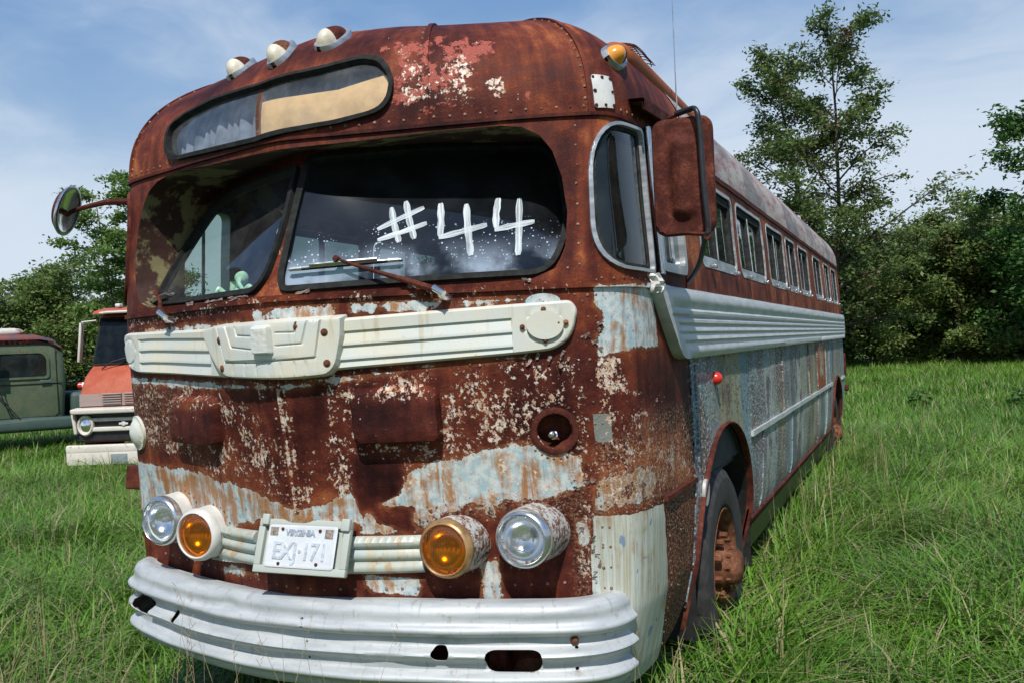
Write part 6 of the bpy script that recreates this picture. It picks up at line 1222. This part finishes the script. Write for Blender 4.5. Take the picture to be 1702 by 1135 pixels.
def tree_mesh(seed, H, spread, base, n1, n2, n3, nl, leaf, up=.6, droop=.25, lead=1, flat=1., prof=None, lsp=.22):
    r = np.random.default_rng(seed); mb = MB(); LV = []; prof = prof or (lambda t: math.sin(PI*min(1, t*.9+.12))**.6)
    def path(p, d, L, n, bend, wob):
        P = [p]; d = d/np.linalg.norm(d)
        for i in range(n): d = d+np.array([r.normal(0, wob), r.normal(0, wob), r.normal(0, wob)-bend/n]); d /= np.linalg.norm(d); P.append(P[-1]+d*L/n)
        return np.array(P)
    for l_ in range(lead):
        a0 = r.uniform(0, 6.28); tr = path(np.array([0, 0, 0.]), np.array([.12*math.cos(a0)*(lead > 1)+.02, .12*math.sin(a0)*(lead > 1), 1]), H*(1-.08*l_), 10, 0, .035); mb.tube(tr, np.linspace(.016*H/lead**.7, .0022*H, 11), 8)
        for i in range(n1//lead):
            t_ = base+(1-base)*((i+r.uniform(0, 1))/(n1/lead)); k = t_*10; j = min(9, int(k)); p = tr[j]+(tr[j+1]-tr[j])*(k-j); a = i*2.4+r.uniform(-.5, .5); e = up*(.55+.8*t_); tt = (t_-base)/(1-base)
            L = H*spread*prof(tt)*r.uniform(.7, 1.2); b1 = path(p, np.array([math.cos(a)*math.cos(e), math.sin(a)*math.cos(e), math.sin(e)]), L, 6, droop, .09); mb.tube(b1, np.linspace(.005*H*(1.15-tt), .0012*H, 7), 5)
            for q in range(n2):
                k = r.uniform(1.2, 6); j = min(5, int(k)); p2 = b1[j]+(b1[j+1]-b1[j])*(k-j); d2 = (b1[min(6, j+1)]-b1[j]); d2 /= np.linalg.norm(d2); d2 = d2+r.normal(0, .65, 3)+np.array([0, 0, .15]); L2_ = L*r.uniform(.22, .5)*(1.15-k/8)+.02*H; b2 = path(p2, d2, L2_, 4, droop*1.3, .12); mb.tube(b2, np.linspace(.0014*H, .0005*H, 5), 3, False)
                for s_ in range(n3):
                    k2 = r.uniform(.3, 4); j2 = min(3, int(k2)); p3 = b2[j2]+(b2[j2+1]-b2[j2])*(k2-j2)
                    LV.append(p3+r.normal(0, lsp, (nl, 3))*np.array([1, 1, .6*flat]))
    P = np.concatenate(LV); n = len(P); u = r.normal(size=(n, 3)); u[:, 2] = u[:, 2]*.5-.3; u /= np.linalg.norm(u, axis=1, keepdims=True); w = np.cross(u, r.normal(size=(n, 3))+np.array([0, 0, 1.2])); w /= np.linalg.norm(w, axis=1, keepdims=True); L = (leaf*r.uniform(.6, 1.35, n))[:, None]
    V = np.stack([P-u*L*.5, P+w*L*.26+u*L*.05, P+u*L*.6, P-w*L*.26+u*L*.05], 1).reshape(-1, 3); F = np.arange(4*n).reshape(-1, 4); UV = np.repeat(np.stack([r.uniform(0, 1, n), r.uniform(0, 1, n)], 1), 4, 0)
    tm = bpy.data.meshes.new('trunk'); tm.from_pydata(np.concatenate(mb.V).tolist(), [], mb.F); tm.materials.append(MT['bark']); tm.polygons.foreach_set('use_smooth', [True]*len(tm.polygons))
    cm = bpy.data.meshes.new('crown'); cm.from_pydata(V.tolist(), [], F.tolist()); ul = cm.uv_layers.new(name='UVMap'); ul.data.foreach_set('uv', UV.astype(np.float32).ravel()); return tm, cm
def put(meshes, mat, x, y, s, rz, name, label, group=None, sz=1.):
    e = empty(name, (x, y, -.05), rz); tag(e, label, 'tree', group); e.scale = (s, s, s*sz); tm, cm = meshes
    if not len(cm.materials): cm.materials.append(mat)
    for nm, me in (('trunk', tm), ('crown', cm)): o = bpy.data.objects.new(nm, me); COL.objects.link(o); o.parent = e
    return e
elm = tree_mesh(4, 13.3, .33, .14, 52, 10, 8, 9, .165, up=.75, droop=.55, lead=2, prof=lambda t: (1-.62*t)*(.8+.5*math.sin(t*9)**2), lsp=.20)
put(elm, L1, -1.1, 35.5, 1, .6, 'tall_tree', 'tall thin crowned tree with sky showing through, rising above the tail of the coach')
thk = [tree_mesh(20+k, 7.5, .36, .04, 44, 8, 5, 12, .21, up=.5, droop=.35, lead=3, prof=lambda t: (1-.62*t**1.6), lsp=.30) for k in range(3)]
drk = tree_mesh(31, 11.5, .30, .10, 48, 9, 5, 12, .22, up=.55, droop=.3, lead=2, prof=lambda t: (1-.6*t), lsp=.28)
put(drk, L3, 6.9, 36, .90, .3, 'broadleaf_tree', 'dark green leafy tree at the right edge taller than the thicket')
r = random.Random(9)
G_ = 'thicket trees along the far side of the field'
for i, (x, y, s) in enumerate([(-4.2, 38, 1.02), (-2.0, 40, .98), (.2, 39, .95), (1.8, 41.5, 1.08), (3.4, 39.5, 1.02), (5.0, 41, 1.12), (6.4, 39, 1.0), (8.2, 42, 1.15), (10.5, 40, 1.1), (12.8, 42, 1.2), (2.6, 46, 1.25), (6, 47, 1.25), (-1, 46, 1.15), (10, 48, 1.3), (-7, 41, 1.0)]):
    put(thk[i % 3], L2, x, y, s*.80, r.uniform(0, 6), 'thicket_tree', 'bushy mid green tree in the thicket closing the field', G_)
loc = tree_mesh(41, 8.0, .32, .25, 30, 8, 5, 13, .15, up=.65, droop=.35, lead=2, prof=lambda t: (.95-.5*t), lsp=.22, flat=.5)
put(loc, L4, -23.4, 21.0, .98, 1.2, 'feathery_tree', 'light green feathery tree rising behind the orange truck under the round mirror')
bsh = [tree_mesh(50+k, 6.0, .42, .05, 40, 8, 5, 12, .17, up=.5, droop=.3, lead=3, prof=lambda t: (1-.5*t**1.5), lsp=.27) for k in range(2)]
L5 = m_leaf('hedgerow leaves', (.11, .18, .045), (.20, .27, .075), .25)
for i, (x, y, s) in enumerate([(-30, 19.5, .98), (-27.6, 20.5, .92), (-33, 20, 1.0), (-26.0, 22.5, .78), (-23.5, 23.5, .68), (-21, 24.5, .62), (-18.5, 26, .75), (-31, 24, 1.1), (-36, 22, 1.1), (-28, 26, 1.0), (-15, 28, .95), (-11, 31, 1.05), (-22, 30, .8)]):
    put(bsh[i % 2], L5, x, y, s*.93, r.uniform(0, 6), 'hedgerow_tree', 'leafy hedgerow tree behind the old trucks', 'hedgerow trees behind the old trucks')
for i in range(9):   # trees behind the photographer, seen only as reflections
    a_ = -2.5+i*.42; put(thk[i % 3], L2, 8+30*math.cos(a_), -6+30*math.sin(a_), 1.1, r.uniform(0, 6), 'field_edge_tree', 'leafy tree on the near edge of the field, seen only in reflections', 'trees on the near edge of the field')
